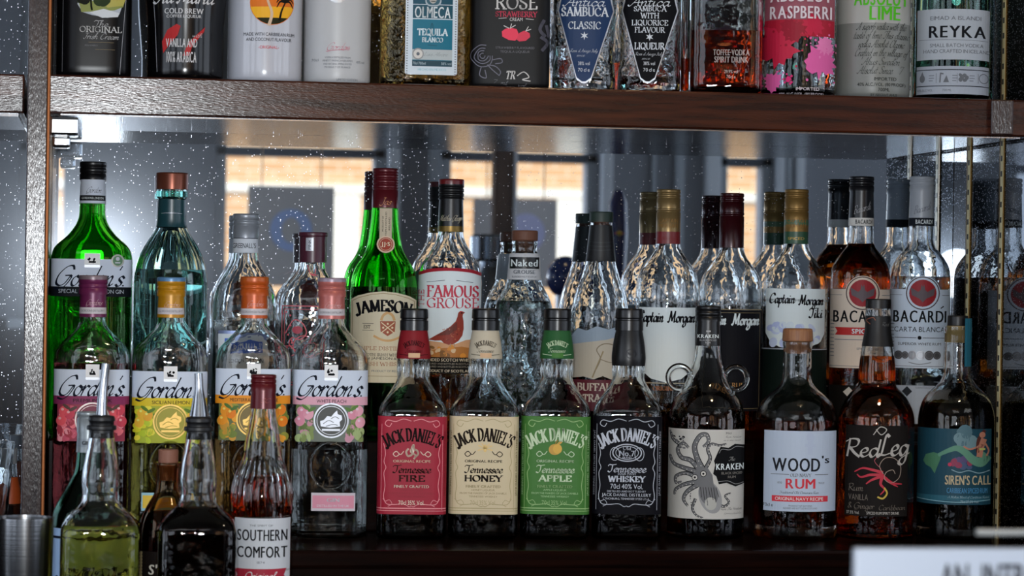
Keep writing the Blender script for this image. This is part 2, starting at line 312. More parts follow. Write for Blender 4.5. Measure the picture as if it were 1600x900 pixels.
class Bottle:
    def __init__(s, name, label, cx, cyp, Y, zb, group, turn=0.0, cat='bottle'):
        p = at(cx, cyp, Y); s.X, s.Y, s.zb = p.x, Y, zb
        _, yb, dep = proj((p.x, Y, zb)); s.s = F_PX / dep; s.yb = yb; s.cx = cx
        s.root = tag(empty(name, (p.x, Y, zb), math.atan2(-p.x, 3 + Y) + turn), label, cat, group)
        s.sec = (0, 1, 1.0, 2.0); s.tab = [(0, 0.03), (0.3, 0.03)]; s.N = 64
    def z(s, y): return (s.yb - y) / s.s
    def section(s, z):               # depth ratio and squareness at a height
        z1, z0, ratio, n = s.sec     # z1: neck height where round; z0: body height where full section
        if z >= z1: return 1.0, 2.0
        if z <= z0: return ratio, n
        t = (z1 - z) / (z1 - z0); t = t * t * (3 - 2 * t); return 1 + (ratio - 1) * t, 2 + (n - 2) * t * t
    def ring(s, a, z, N=None, k=0.0):
        N = N or s.N; ra, n = s.section(z); out = []; b = a * ra if a * ra > 0 else 0
        for i in range(N):
            t = 2 * math.pi * i / N; c, q = math.cos(t), math.sin(t)
            out.append((a * math.copysign(abs(c) ** (2 / n), c), b * math.copysign(abs(q) ** (2 / n), q), z))
        return out
    def front(s, x, z, off):
        a = lerp_tab(s.tab, z); ra, n = s.section(z); a2, b2 = a + off, a * ra + off
        u = min(abs(x) / a2, 0.9995); return -b2 * (1 - u ** n) ** (1 / n)
    def shape(s, ctrl, body=None):   # outer profile; body = (y round, y full, depth ratio, squareness)
        pr = fil(ctrl); pr = [(y, h) for y, h in pr]
        last = pr[-1]
        s.out = [(s.z(y), h / s.s) for y, h in pr]
        zmin = min(z for z, _ in s.out)
        s.out = [(z, h) for z, h in s.out if z > 0.012]; hb = s.out[-1][1]
        s.out += [(0.012, hb), (0.005, hb), (0.0015, hb - 0.0012), (0.0, hb - 0.005)]
        s.tab = sorted(s.out)
        if body: s.sec = (s.z(body[0]), s.z(body[1]), body[2], body[3])
        return s
    def _loft(s, prof, m, mb, flip=False, ends=(True, True)):
        N = s.N; vs = []
        for z, a in prof: vs += s.ring(a, z)
        fs = [(i * N + k, i * N + (k + 1) % N, (i + 1) * N + (k + 1) % N, (i + 1) * N + k) for i in range(len(prof) - 1) for k in range(N)]
        if ends[0]: fs.append(tuple(range(N))[::-1])
        if ends[1]: fs.append(tuple((len(prof) - 1) * N + k for k in range(N)))
        mb.add(vs, fs, m, True)
    def glassbody(s, m, wall=0.0027, floor=0.007, name='glass_body'):
        mb = MB(); top = s.out[0][0]
        inner = [(z, h - wall) for z, h in s.out if z >= floor + 0.004 and h - wall > 0.002]
        zi = inner[-1]; inner += [(floor + 0.001, zi[1] - 0.002), (floor, zi[1] - 0.006)]
        inner[0] = (top, inner[0][1]); s.inn = inner
        prof = s.out[::-1] + inner            # base -> mouth -> down inside
        s._loft(prof, m, mb); s.body = mb.build(name, s.root); return s
    def solidbody(s, m, name='bottle_body', bands=None):
        mb = MB()
        if bands:
            zs = [s.z(y) for y, _ in bands]; tb = sorted(s.out); pr = sorted(set([(z, h) for z, h in s.out] + [(z + e, lerp_tab(tb, z)) for z in zs if z > .02 for e in (0, .0001)]), reverse=True); s._loft(pr, m, mb)
            for i in range(len(pr) - 1):
                zm = (pr[i][0] + pr[i + 1][0]) / 2; q = next((q for yy, q in bands if zm >= s.z(yy)), bands[-1][1]); kk = mb.slot(q)
                for j in range(s.N): mb.mi[i * s.N + j] = kk
        else: s._loft(s.out, m, mb)
        s.body = mb.build(name, s.root); return s
    def fill(s, y, m, name='liquid', y2=None):
        zt = s.z(y); e = 0.0003; pr = [(z, h + e) for z, h in s.inn if z < zt]
        if not pr: return s
        a = lerp_tab(sorted(s.inn), zt) + e
        pr = [(zt, a * 0.93), (zt - 0.0002, a)] + pr; pr[-1] = (pr[-1][0] - e, pr[-1][1])
        mb = MB(); s._loft(pr, m, mb); mb.build(name, s.root); return s
    def lathe(s, name, ctrl, m, bands=None, n=48, knurl=0, dx=0.0, parent=None):
        pr = [(h / s.s, s.z(y)) for y, h in fil(ctrl, 4)]
        mb = MB(); mb.lathe(pr, m, n, (dx / s.s, 0, 0), [(s.z(y), q) for y, q in bands] if bands else None)
        if knurl:
            for i, v in enumerate(mb.v):
                if i % 2 and (i // n) in range(knurl, len(pr) - 1):
                    mb.v[i] = (v[0] * 0.965, v[1] * 0.965, v[2])
        return mb.build(name, parent or s.root)
    def cap(s, y0, y1, hw, m, grooves=(), bands=None, lip=2, name='screw_cap', knurl=0, n=48, hw1=None):
        hw1 = hw1 or hw; c = [(y0, hw * .5), (y0, hw, lip)]
        for g in grooves:
            w = hw + (hw1 - hw) * (g - y0) / (y1 - y0); c += [(g - 1.6, w), (g - .6, w - 1.1), (g + .6, w - 1.1), (g + 1.6, w)]
        for by, _ in (bands or []):
            if y0 + 4 < by < y1 - 1: c += [(by - .15, hw + (hw1 - hw) * (by - y0) / (y1 - y0)), (by + .15, hw + (hw1 - hw) * (by - y0) / (y1 - y0))]
        c = c[:2] + sorted(c[2:], key=lambda q: q[0])
        c += [(y1, hw1), (y1, hw1 * .5)]
        return s.lathe(name, c, m, bands, n=n, knurl=knurl)
    def sleeve(s, y0, y1, m, off=0.5, bands=None, name='neck_sleeve', step=4):   # a thin skin around neck or shoulder
        k = max(2, int((y1 - y0) / step)); ys = [y0 + (y1 - y0) * i / k for i in range(k + 1)]
        zs = [s.z(y) for y in ys]; mb = MB(); prof = [(z, lerp_tab(s.tab, z) + off / s.s) for z in zs]
        s._loft(prof, m, mb, ends=(False, False)); N = s.N
        if bands:
            for i in range(k):
                ym = (ys[i] + ys[i + 1]) / 2; q = next((q for yy, q in bands if ym <= yy), bands[-1][1]); kk = mb.slot(q)
                for j in range(N): mb.mi[i * N + j] = kk
        return mb.build(name, s.root)
    def art(s, name='label', rcap=None, off=0.0): return Art(s, name, off, rcap)

class Art:
    """printed paper on the front of a bottle; x is pixels from the bottle's axis, y photo pixels"""
    def __init__(s, b, name, off=0.0, rcap=None): s.b = b; s.name = name; s.p = []; s.off = off; s.rcap = rcap; s.yc = None
    def poly(s, pts, m, layer=1):
        if len(pts) > 3:
            tri = tessellate_polygon([[Vector((x, y, 0)) for x, y in pts]])
            for t in tri: s.p.append(([pts[i] for i in t], m, layer))
        else: s.p.append((list(pts), m, layer))
        return s
    def quad(s, pts, m, layer): s.p.append((list(pts), m, layer))
    def rect(s, x0, y0, x1, y1, m, layer=0): s.quad([(x0, y0), (x1, y0), (x1, y1), (x0, y1)], m, layer); return s
    def rrect(s, x0, y0, x1, y1, r, m, layer=0):
        pts = []
        for cx, cy, a0 in ((x1 - r, y0 + r, -90), (x1 - r, y1 - r, 0), (x0 + r, y1 - r, 90), (x0 + r, y0 + r, 180)):
            for k in range(7): a = math.radians(a0 + 15 * k); pts.append((cx + r * math.cos(a), cy + r * math.sin(a)))
        return s.poly(pts, m, layer)
    def disc(s, x, y, r, m, layer=1, ry=None, rot=0, n=24):
        ry = ry or r; c, q = math.cos(rot), math.sin(rot); P = []
        for k in range(n): a = 2 * math.pi * k / n; u, v = r * math.cos(a), ry * math.sin(a); P.append((x + u * c - v * q, y + u * q + v * c))
        s.p.append((P, m, layer)); return s
    def line(s, pts, w, m, layer=1, closed=False, sm=True, k=5):
        P = smooth(list(pts), k, closed) if sm else list(pts)
        if closed and not sm: P.append(P[0])
        W = w if callable(w) else (lambda t: w)
        for i in range(len(P) - 1):
            (x0, y0), (x1, y1) = P[i], P[i + 1]; d = math.hypot(x1 - x0, y1 - y0)
            if d < 1e-6: continue
            w0, w1 = W(i / (len(P) - 1)) / 2, W((i + 1) / (len(P) - 1)) / 2; nx, ny = -(y1 - y0) / d, (x1 - x0) / d; ex, ey = (x1 - x0) / d * w0 * .5, (y1 - y0) / d * w0 * .5
            s.quad([(x0 + nx * w0 - ex, y0 + ny * w0 - ey), (x0 - nx * w0 - ex, y0 - ny * w0 - ey), (x1 - nx * w1 + ex, y1 - ny * w1 + ey), (x1 + nx * w1 + ex, y1 + ny * w1 + ey)], m, layer)
        return s
    def ringo(s, x, y, r, w, m, layer=1, ry=None):
        ry = ry or r; return s.line([(x + r * math.cos(a * math.pi / 12), y + ry * math.sin(a * math.pi / 12)) for a in range(24)], w, m, layer, True, True, 2)
    def frame(s, x0, y0, x1, y1, w, m, layer=1): return s.line([(x0, y0), (x1, y0), (x1, y1), (x0, y1)], w, m, layer, True, False)
    def blobs(s, n, x0, y0, x1, y1, mats, r0, r1, seed, layer=1):
        R = random.Random(seed)
        for i in range(n): s.disc(R.uniform(x0, x1), R.uniform(y0, y1), R.uniform(r0, r1), mats[i % len(mats)], layer + (i % 3) * .2, R.uniform(r0, r1), R.uniform(0, 3), 12)
        return s
    # lettering: x centre, y centre of the capitals, h capital height, w total width
    def t(s, txt, x, y, h, m, w=None, font='r', shear=0.0, bend=0.0, layer=2, rot=0.0, thick=None, arch=0.0):
        run = []; cur = 0.0; pen = font in ('serif', 'script')
        for c in txt:
            if c == ' ': cur += .34; continue
            if pen:
                G = CAPS if font == 'serif' else SCR; g = G.get(c) or G.get(c.upper()) or CAPS.get(c) or CAPS.get(c.upper())
                if g is None: cur += .3; continue
                run.append((cur, g)); cur += g[0] + (.1 if font == 'serif' else 0)
            else:
                g = GL.get((font, c))
                if g is None or not g[0]: cur += .3; continue
                xs = [p[0] for p in g[0]]; x0 = min(xs); run.append((cur - x0 / _CAPH, g)); cur += (max(xs) - x0) / _CAPH + .13
        Wt = max(cur - .1, .1); sx = w / Wt if w else h * .9
        cr, sr = math.cos(rot), math.sin(rot)
        def T(gx, gy):
            u = (gx - Wt / 2) * sx + shear * (gy - .5) * h; v = (gy - .5) * h
            if arch: v = (gy * (1 + arch * (2 * (gx / Wt - .5)) ** 2) - .5) * h
            if bend: r = bend + v; a = u / bend; u, v = r * math.sin(a), r * math.cos(a) - bend
            return x + u * cr + v * sr, y - v * cr + u * sr
        if pen:
            th = (thick or (.19 if font == 'serif' else .12)); tn = th * (.3 if font == 'serif' else .28); nib = math.radians(25 if font == 'serif' else 35)
            for ox, g in run:
                for st in g[1]:
                    cv = st[0] == '~'; raw = st[1:] if cv else st
                    P = smooth(raw, 4) if cv else raw
                    Q = [T(ox + a, b) for a, b in P]; nS = len(Q) - 1
                    for i in range(nS):
                        (xa, ya), (xb, yb) = Q[i], Q[i + 1]; d = math.hypot(xb - xa, yb - ya)
                        if d < 1e-4: continue
                        ang = math.atan2(-(yb - ya), xb - xa); wd = (tn + (th - tn) * math.sin(ang - nib) ** 2) * (h if font == 'script' else min(h, sx * 1.25)) / 2
                        nx, ny = -(yb - ya) / d * wd, (xb - xa) / d * wd; ex, ey = (xb - xa) / d * wd * .4, (yb - ya) / d * wd * .4
                        s.quad([(xa + nx - ex, ya + ny - ey), (xa - nx - ex, ya - ny - ey), (xb - nx + ex, yb - ny + ey), (xb + nx + ex, yb + ny + ey)], m, layer)
                    if font == 'serif' and not cv:
                        for (pa, pb) in ((raw[0], raw[1]), (raw[-1], raw[-2])):
                            if abs(pb[1] - pa[1]) > abs(pb[0] - pa[0]) * .6 and (abs(pa[1]) < .02 or abs(pa[1] - 1) < .02):
                                q0, q1 = T(ox + pa[0] - .13, pa[1]), T(ox + pa[0] + .13, pa[1]); s.line([q0, q1], max(.09 * h, .5), m, layer, sm=False)
        else:
            for ox, (V, Fc) in run:
                Q = [T(ox + a / _CAPH, b / _CAPH) for a, b in V]
                for f in Fc: s.p.append(([Q[i] for i in f], m, layer))
        return s
    def build(s, yc=None, parent=None):
        b = s.b; sc = b.s; mb = MB()
        ys = [q[1] for p in s.p for q in p[0]]; zmid = b.z((min(ys) + max(ys)) / 2)
        A = max(lerp_tab(b.tab, b.z(y)) for y in (min(ys), (min(ys) + max(ys)) / 2, max(ys))) * sc; _, n = b.section(zmid)
        gx = sorted(set([round(A * math.copysign(abs(math.cos(k * math.pi / 28)) ** (2 / n), math.cos(k * math.pi / 28)), 2) for k in range(29)] + ([] if n < 3 else [A * k / 6 for k in range(-5, 6)])))
        hs = [lerp_tab(b.tab, b.z(min(ys) + (max(ys) - min(ys)) * k / 12)) * sc for k in range(13)]
        if not yc and not s.rcap and max(hs) - min(hs) > .25: yc = 6
        step = yc or 0; y0, y1 = min(ys), max(ys); gy = [y0 + step * k for k in range(1, int((y1 - y0) / step) + 1)] if step else []
        lim = A * 0.993
        def cut(P, ax, c):
            lo, hi = [], []
            for i in range(len(P)):
                p, q = P[i], P[(i + 1) % len(P)]
                if p[ax] <= c: lo.append(p)
                if p[ax] >= c: hi.append(p)
                if (p[ax] - c) * (q[ax] - c) < 0:
                    t = (c - p[ax]) / (q[ax] - p[ax]); x = (p[0] + (q[0] - p[0]) * t, p[1] + (q[1] - p[1]) * t); lo.append(x); hi.append(x)
            return lo, hi
        for P, m, layer in s.p:
            parts = [P]
            for c in (-lim, lim):
                nx = []
                for Q in parts:
                    lo, hi = cut(Q, 0, c); nx.append(hi if c < 0 else lo)
                parts = [q for q in nx if len(q) > 2]
            for ax, G in ((0, gx), (1, gy)):
                for c in G:
                    nx = []
                    for Q in parts:
                        v = [q[ax] for q in Q]
                        if min(v) < c - .01 and max(v) > c + .01: nx += [h for h in cut(Q, ax, c) if len(h) > 2]
                        else: nx.append(Q)
                    parts = nx
            off = 0.00035 + s.off + layer * 0.00011
            for Q in parts:
                vs = []
                for x, y in Q:
                    lx, z = x / sc, b.z(y)
                    if s.rcap: yy = -math.sqrt(max((s.rcap / sc + off) ** 2 - lx * lx, 0))
                    else: yy = b.front(lx, z, off)
                    vs.append((lx, yy, z))
                ar = sum(Q[i][0] * Q[(i + 1) % len(Q)][1] - Q[(i + 1) % len(Q)][0] * Q[i][1] for i in range(len(Q)))
                if abs(ar) < 1e-5: continue
                mb.add(vs, [tuple(range(len(vs)))[::(1 if ar < 0 else -1)]], m, False)
        return mb.build(s.name, parent or b.root, fix=False)
# ---------------------------------------------------------------- the room: back wall with the bar, and the window wall the mirror shows
D_SHELF = 0.275
Z_BASE, Z_STEP, Z_UP0, Z_UP1, Z_CTR = 1.228, 1.326, 1.661, 1.700, 1.126
XL, XR = -0.056, 0.972                                 # inner faces of the bay's side panels
m_wall = paint('#85888e', 0.7); m_floor = wood('floor_boards', '#2a1a10', '#4a2f1d', 0.4, (2, 30, 2), 0.0002, 40)
m_dark = wood('dark_panelling', '#20130d', '#3a241a', 0.35, (30, 30, 3), 0.0002, 200)
m_shelf = wood('walnut_stain', '#1f0a05', '#47200f', 0.19, (4, 40, 60), 0.00016, 900, 0.42)
m_post = wood('walnut_post', '#1e1214', '#33221f', 0.19, (60, 60, 5), 0.00020, 900, 0.42)
m_base = wood('walnut_base', '#0c0504', '#1a0a06', 0.2, (4, 40, 60), 0.00002, 500, 0.06)
m_mirror = mirror_mat('dusty_mirror', '#c9d2da', 0.115)
m_mirror2 = mirror_mat('dusty_side_mirror', '#3c424a', 0.15, 0.025)
m_steel = brushed('brushed_steel', '#b9bcc2', 0.10, (900, 3, 3))
m_chrome = paint('#c8cacd', 0.12, metal=1.0)
m_brass = paint('#6e3d18', 0.42, metal=0.7)

def sbox(name, *a): mb = MB(); mb.box(*a); return struct(name, mb)
sbox('floor', -3.2, -5.7, -0.05, 4.2, 0.2, 0.0, m_floor)
sbox('ceiling', -3.2, -5.7, 2.9, 4.2, 0.2, 2.98, paint('#b9b9b4', 0.8))
sbox('wall_back', -3.2, 0.06, 0.0, 4.2, 0.2, 2.9, m_dark)
def pierced(name, axis, c0, c1, u0, u1, holes, z0, z1, m):      # a wall with window openings
    mb = MB(); us = [u0] + [v for h in holes for v in h] + [u1]
    def bb(a, b, za, zb): mb.box(*((c0, a, za, c1, b, zb) if axis == 'y' else (a, c0, za, b, c1, zb)), m)
    for a, b in zip(us[0::2], us[1::2]): bb(a, b, z0, z1)
    bb(u0, u1, 0, z0); bb(u0, u1, z1, 2.9); struct(name, mb)
SIDE_FILL = [(-5.1, -3.5), (-3.0, -1.2)]  # unseen side openings added so more sky brightens the clear glass
pierced('wall_left', 'y', -3.2, -3.1, -5.5, 0.06, SIDE_FILL, .95, 2.6, m_wall); pierced('wall_right', 'y', 4.1, 4.2, -5.5, 0.06, SIDE_FILL, .95, 2.6, m_wall)
YW = -5.5
def wx(px, py=340): return seen(px, py, YW).x
def wz(py, px=700): return seen(px, py, YW).z
SILL, HEAD = 1.36, 2.62
opens = [(-2.7, -1.0), (wx(30), wx(116)), (wx(336), wx(602)), (wx(688), wx(934)), (wx(1122), wx(1208)), (2.75, 3.9)]  # first and last are unseen openings added to brighten the bottles
mb = MB(); m_ext = paint('#70757d', 0.6); xs = [-3.1] + [v for o in opens for v in o] + [4.1]
for a, b in zip(xs[0::2], xs[1::2]): mb.box(a, YW - .12, SILL, b, YW, HEAD, m_wall)
mb.box(-3.1, YW - .12, 0.0, 4.1, YW, SILL, m_dark); mb.box(-3.1, YW - .12, HEAD, 4.1, YW, 2.9, m_wall)
struct('wall_window', mb)
m_frame = paint('#a2a8ae', 0.45); m_white = paint('#cfd3d8', 0.5); m_pane = glass('#ffffff', 1.0)
for i, (a, b) in enumerate(opens):
    mb = MB(); w = .035
    zt = wz(244)                                     # transom bar
    for x in (a, b - w): mb.box(x, YW - .10, SILL, x + w, YW - .02, HEAD, m_frame, .004)
    mb.box(a, YW - .10, zt - .012, b, YW - .02, zt + .018, paint('#565c66', .5), .003)
    mb.box(a - .03, YW - .06, SILL - .03, b + .03, YW + .06, SILL, m_white, .005)
    o = struct('window_%d' % (i + 1), mb)
for i, (a, b) in enumerate(SIDE_FILL):
    for k, x in enumerate((-3.15, 4.15)):
        mb = MB()
        for y in (a, (a + b) / 2 - .02, b - .04): mb.box(x - .03, y, .95, x + .03, y + .04, 2.6, m_frame, .004)
        mb.box(x - .03, a, 1.9, x + .03, b, 1.94, m_frame, .004); struct('window_%d' % (7 + 2 * i + k), mb)  # frames for the added side openings
# pilasters, mouldings and panelling between the windows
mb = MB()
for p0, p1, dy, m in ((604, 622, .05, m_white), (668, 686, .03, m_frame), (936, 952, .06, m_white), (1016, 1022, .02, m_frame), (1052, 1066, .03, m_frame), (1098, 1121, .05, m_white), (1209, 1219, .06, m_white), (1222, 1232, .05, m_frame), (1236, 1250, .06, m_white)):
    mb.box(wx(p0), YW, SILL - .3, wx(p1), YW + dy, 2.88, m, .006)
struct('trim_window', mb)
# far side of the street: sunlit brick wall with pale stone bands
def brick_mat():
    m, t, b = _new('sunlit_brick'); co = t.nodes.new('ShaderNodeTexCoord'); mp = t.nodes.new('ShaderNodeMapping'); mp.inputs['Rotation'].default_value = (math.radians(90), 0, 0)
    k = t.nodes.new('ShaderNodeTexBrick'); k.inputs['Scale'].default_value = 1; k.inputs['Brick Width'].default_value = .24; k.inputs['Row Height'].default_value = .078
    k.inputs['Mortar Size'].default_value = .007; k.inputs['Color1'].default_value = (*lin('#d8ab7c'), 1); k.inputs['Color2'].default_value = (*lin('#c8925f'), 1); k.inputs['Mortar'].default_value = (*lin('#dcc6a8'), 1)
    t.links.new(co.outputs['Object'], mp.inputs[0]); t.links.new(mp.outputs[0], k.inputs['Vector']); t.links.new(k.outputs[0], b.inputs['Base Color']); b.inputs['Roughness'].default_value = .85
    return m
YB = -22.0
def bx(px): return seen(px, 340, YB).x
def bz(py): return seen(700, py, YB).z
sbox('wall_street', bx(0) - 1.5, YB - .3, 0.0, bx(1450) + 2, YB, 9.0, brick_mat())
mb = MB(); m_stone = paint('#e6dccb', 0.8)
mb.box(bx(0) - 1.5, YB, bz(306), bx(1450) + 2, YB + .04, bz(292), m_stone)
for p0, p1 in ((520, 562), (868, 926)): mb.box(bx(p0), YB, 0, bx(p1), YB + .05, bz(308), m_stone)
struct('trim_street', mb)
sbox('street', -14, YB, -0.25, 16, YW - .12, -0.15, paint('#8a8a88', .9))
# hanging window signs, seen in the mirror
m_sign = paint('#cfcac8', 0.6); m_blue = paint('#b4ccff', 0.5); m_lav = paint('#d6d6fa', 0.5)
def window_sign(p0, y0, p1, y1, label, ring):
    a, b = seen(p0, y0, YW + .07), seen(p1, y1, YW + .07); c = (a + b) / 2
    r = tag(empty('window_sign', (c.x, YW + .07, b.z)), label, 'sign', 'signs hanging in the pub windows')
    w, h = (b.x - a.x) / 2, a.z - b.z; mb = MB(); mb.box(-w, -.01, 0, w, .01, h, m_sign, .003)
    mb.box(-w * .7, -.004, h, -w * .7 + .004, .004, HEAD - b.z + .04, m_chrome); mb.box(w * .7 - .004, -.004, h, w * .7, .004, HEAD - b.z + .04, m_chrome); mb.build('board', r)
    k = MB(); zc = h * ring[1]; R, q, xx = ring[2], ring[3], ring[0] * w; n = 40
    vs = []; fs = []
    for i in range(n):
        A = 2 * math.pi * i / n
        for rr in (R, q):
            vs.append((xx + rr * math.cos(A) * (0.75 if rr == q and q > 0 else 1), .0115, zc + rr * math.sin(A)))
    fs = [(2 * i, 2 * i + 1, (2 * i + 3) % (2 * n), (2 * i + 2) % (2 * n)) for i in range(n)]
    k.add(vs, fs, m_blue if ring[4] else m_lav); k.build('emblem', r)
    return r
window_sign(388, 290, 520, 448, 'grey sign board with a blue ring hanging in the window', (0.0, .56, .066, .040, 1))
window_sign(740, 310, 868, 450, 'grey sign board with a pale lilac disc hanging in the window', (.25, .62, .062, .008, 0))
# dark standing post between the window halves
mb = MB(); a, b = seen(770, 340, YW + .3), seen(801, 340, YW + .3)
mb.box(a.x, YW + .25, 0, b.x, YW + .32, 2.9, wood('window_post', '#3a2d27', '#574439', .5, (30, 30, 3)), .004); mb.box(b.x, YW + .25, 0, b.x + .008, YW + .33, 2.9, m_white)
struct('pillar_window', mb)

# bar counter the photographer leans over (its reflection is the dark band behind the lower bottles)
mb = MB(); mb.box(-2.2, -2.3, 1.06, 3.6, -1.5, 1.10, m_base, .01); mb.box(-2.15, -2.25, 0, 3.55, -1.6, 1.06, m_base)
tag(mb.build('bar_counter'), 'dark wooden bar counter in front of the bottle shelves', 'counter')

# ---------------------------------------------------------------- back bar: shelves, side panels, mirrors
def mirror(name, x0, x1, z0, z1, label):
    mb = MB(); mb.box(x0, 0.0, z0, x1, 0.006, z1, m_mirror); return tag(mb.build(name, loc=((x0 + x1) / 2, 0, z0)), label, 'mirror')
mirror('wall_mirror', XL, XR, Z_STEP, Z_UP1 - .02, 'dusty mirror behind the middle bottles below the upper shelf')
mirror('wall_mirror', XL, XR, Z_UP1 - .02, 2.45, 'mirror behind the bottles on the upper shelf')
mirror('wall_mirror', -0.9, XL - .022, Z_CTR, 2.45, 'speckled mirror left of the dark wooden post')
mirror('wall_mirror', XR + .03, 1.7, Z_CTR, 2.45, 'dark mirror strip at the far right edge behind the post')
# upper shelf of the bay
r = tag(empty('upper_shelf', (XL, 0, Z_UP0)), 'thick dark walnut shelf carrying the top row of bottles', 'shelf')
mb = MB(); mb.box(0, -D_SHELF, 0, XR - XL - .002, -.001, Z_UP1 - Z_UP0, m_shelf, .002); mb.build('board', r)
mb = MB(); mb.box(.012, -D_SHELF + .008, -.0012, XR - XL - .014, -.001, .0005, m_steel); tag(mb.build('underside_plate', r), 'brushed steel underside of the shelf')
mb = MB(); mb.box(.001, -D_SHELF - .001, -.022, .030, -D_SHELF + .04, -.003, m_chrome, .003); mb.box(.004, -D_SHELF + .002, -.034, .022, -D_SHELF + .03, -.022, m_chrome, .003); tag(mb.build('clip', r), 'chrome shelf clip')
mb = MB()                                             # short end block turned towards the bar
c, s_ = math.cos(-.30), math.sin(-.30); x0 = XR - XL - .062
mb.box(-.0, -.006, .001, .023, .03, Z_UP1 - Z_UP0 - .001, m_post, .0015)
e = mb.build('end_block', r); e.location = (x0 + .012, -D_SHELF - .002, 0); e.rotation_euler = (0, 0, -.26)
# side panels
def side_panel(x0, x1, label, led, inner):
    r = tag(empty('side_panel', ((x0 + x1) / 2, 0, Z_CTR)), label, 'panel', 'side panels of the middle bay')
    w = (x1 - x0) / 2; mb = MB(); mb.box(-w, -D_SHELF - .004, 0, w, -.0005, 2.45 - Z_CTR, m_post, .0015); mb.build('post', r)
    if inner:
        mb = MB(); mb.box(-w - .003, -D_SHELF + .004, 0, -w - .0002, -.001, 2.45 - Z_CTR, m_mirror2); mb.build('mirror_lining', r)
    for y in led:
        mb = MB(); sx = -1 if inner else 1
        ch = paint('#5a431f', .42, metal=.9); tp = paint('#f0e4b4', .5)
        f0 = -w - .0029 if inner else w
        mb.box(min(f0, f0 + sx * .0015), y - .012, 0, max(f0, f0 + sx * .0015), y + .004, 2.45 - Z_CTR, ch, .0008)
        o = mb.build('strip_channel', r)
        mb = MB(); mb.box(min(f0 + sx * .0015, f0 + sx * .0018), y - .0105, 0, max(f0 + sx * .0015, f0 + sx * .0018), y - .002, 2.45 - Z_CTR, tp)
        for k in range(78):
            z = .01 + k * .0168; mb.box(min(f0 + sx * .0018, f0 + sx * .0021), y - .008, z, max(f0 + sx * .0018, f0 + sx * .0021), y - .0035, z + .006, paint('#0a0805', .5))
        tag(mb.build('led_tape', o), 'pale tape with dark dots')
    return r
side_panel(XR + .0035, XR + .026, 'dark side panel right of the middle bay with two gold light strips', (-.166, -.053), True)
pl = side_panel(XL - .021, XL - .0005, 'narrow dark wooden post left of the middle bay with brass edging', (), False)
mb = MB(); w = .01025
mb.box(w - .0008, -D_SHELF - .0065, 0, w + .0026, -D_SHELF + .004, 2.45 - Z_CTR, m_brass, .001); tag(mb.build('edging', pl), 'brass edging strip')
# left bay
r = tag(empty('upper_shelf', (-.9, 0, Z_UP0)), 'dark walnut shelf end left of the wooden post', 'shelf')
mb = MB(); mb.box(0, -D_SHELF + .01, 0, .9 + XL - .024, -.001, Z_UP1 - Z_UP0, m_shelf, .002); mb.build('board', r)
mb = MB(); mb.box(.02, -D_SHELF + .02, -.003, .9 + XL - .03, -.001, .0005, m_steel); mb.build('underside_plate', r)
r = tag(empty('upper_shelf', (XR + .03, 0, Z_UP0)), 'dark walnut shelf end right of the side panel', 'shelf')
mb = MB(); mb.box(0, -D_SHELF + .01, 0, .6, -.001, Z_UP1 - Z_UP0, m_shelf, .002); mb.build('board', r)
# base shelf, raised step, work counter
def base_shelf(x0, x1, label):
    mb = MB(); mb.box(x0, -.30, Z_CTR + .0003, x1, -.0005, Z_BASE - .018, m_base, .002); mb.box(x0, -.312, Z_BASE - .018, x1, -.0005, Z_BASE, m_base, .003)
    tag(mb.build('base_shelf', loc=((x0 + x1) / 2, -.15, Z_CTR)), label, 'shelf')
base_shelf(XL + .0012, XR - .0008, 'dark base shelf under the front row of bottles')
base_shelf(-.9, XL - .0235, 'dark base shelf left of the brass-edged post')
base_shelf(XR + .028, 1.7, 'dark base shelf right of the side panel')
mb = MB(); mb.box(XL + .001, -.112, Z_BASE + .0003, XR - .003, -.002, Z_STEP - .0003, m_base, .002)
tag(mb.build('display_step', loc=(0, -.06, Z_BASE)), 'raised dark step carrying the back row of bottles', 'step')
mb = MB(); mb.box(-.9, -.72, Z_CTR - .04, 1.7, -.0005, Z_CTR, m_base, .004); mb.box(-.9, -.70, 0.0, 1.7, -.0005, Z_CTR - .04, m_base)
tag(mb.build('work_counter', loc=(0, -.5, 0)), 'dark low counter in front of the base shelf, under the bottles with pourers', 'counter')
# ---------------------------------------------------------------- shared label inks (albedo = colour in the photo over the flash level there)
def ph(h, rough=0.5):
    o = []
    for v in lin(h):
        v = min(v / 0.62, 0.88); s = 12.92 * v if v < 0.0031308 else 1.055 * v ** (1 / 2.4) - 0.055; o.append('%02x' % int(round(s * 255)))
    return paint('#' + ''.join(o), rough, spec=0.22)
INK = ink('#0d0d12'); NAVY = ink('#0c1426'); WHITE = ph('#bcc4cc'); PALE = ph('#b4bcc8'); CREAM = ph('#b5aa92'); GOLD = foil('#c9a24c'); SILV = foil('#b9bcc4'); BLACK = paint('#0a0a0c', 0.35)
SALT = ph('#a9adb3'); GREY = ink('#6b7078'); RED = ph('#a8242e')
CLEAR = bumpy_glass('#fdfefe', 55, .0007); WATER = glass('#fbfdfd', 1.34); AMBER = glass('#f0b060', 1.34); DARKRUM = glass('#b8703c', 1.34); BLACKRUM = glass('#7c4428', 1.34)
GF, GB, GU, GC = 'front row of bottles on the base shelf', 'back row of bottles on the raised step', 'bottles on the upper shelf', 'bottles on the work counter'
YF, YK, YU, YC = -0.168, -0.0445, -0.222, -0.50
def crest(a, x, y, w, h):
    a.rect(x - w, y, x + w, y + h, ph('#c3c9cf'), 2); a.rect(x - w, y + h - 4, x + w, y + h, SILV, 3)
    a.blobs(9, x - w * .5, y + h * .3, x + w * .5, y + h * .62, [INK], .8, 2.2, int(x + y), 4); a.rect(x - w * .45, y + h * .55, x + w * .45, y + h * .68, INK, 4)

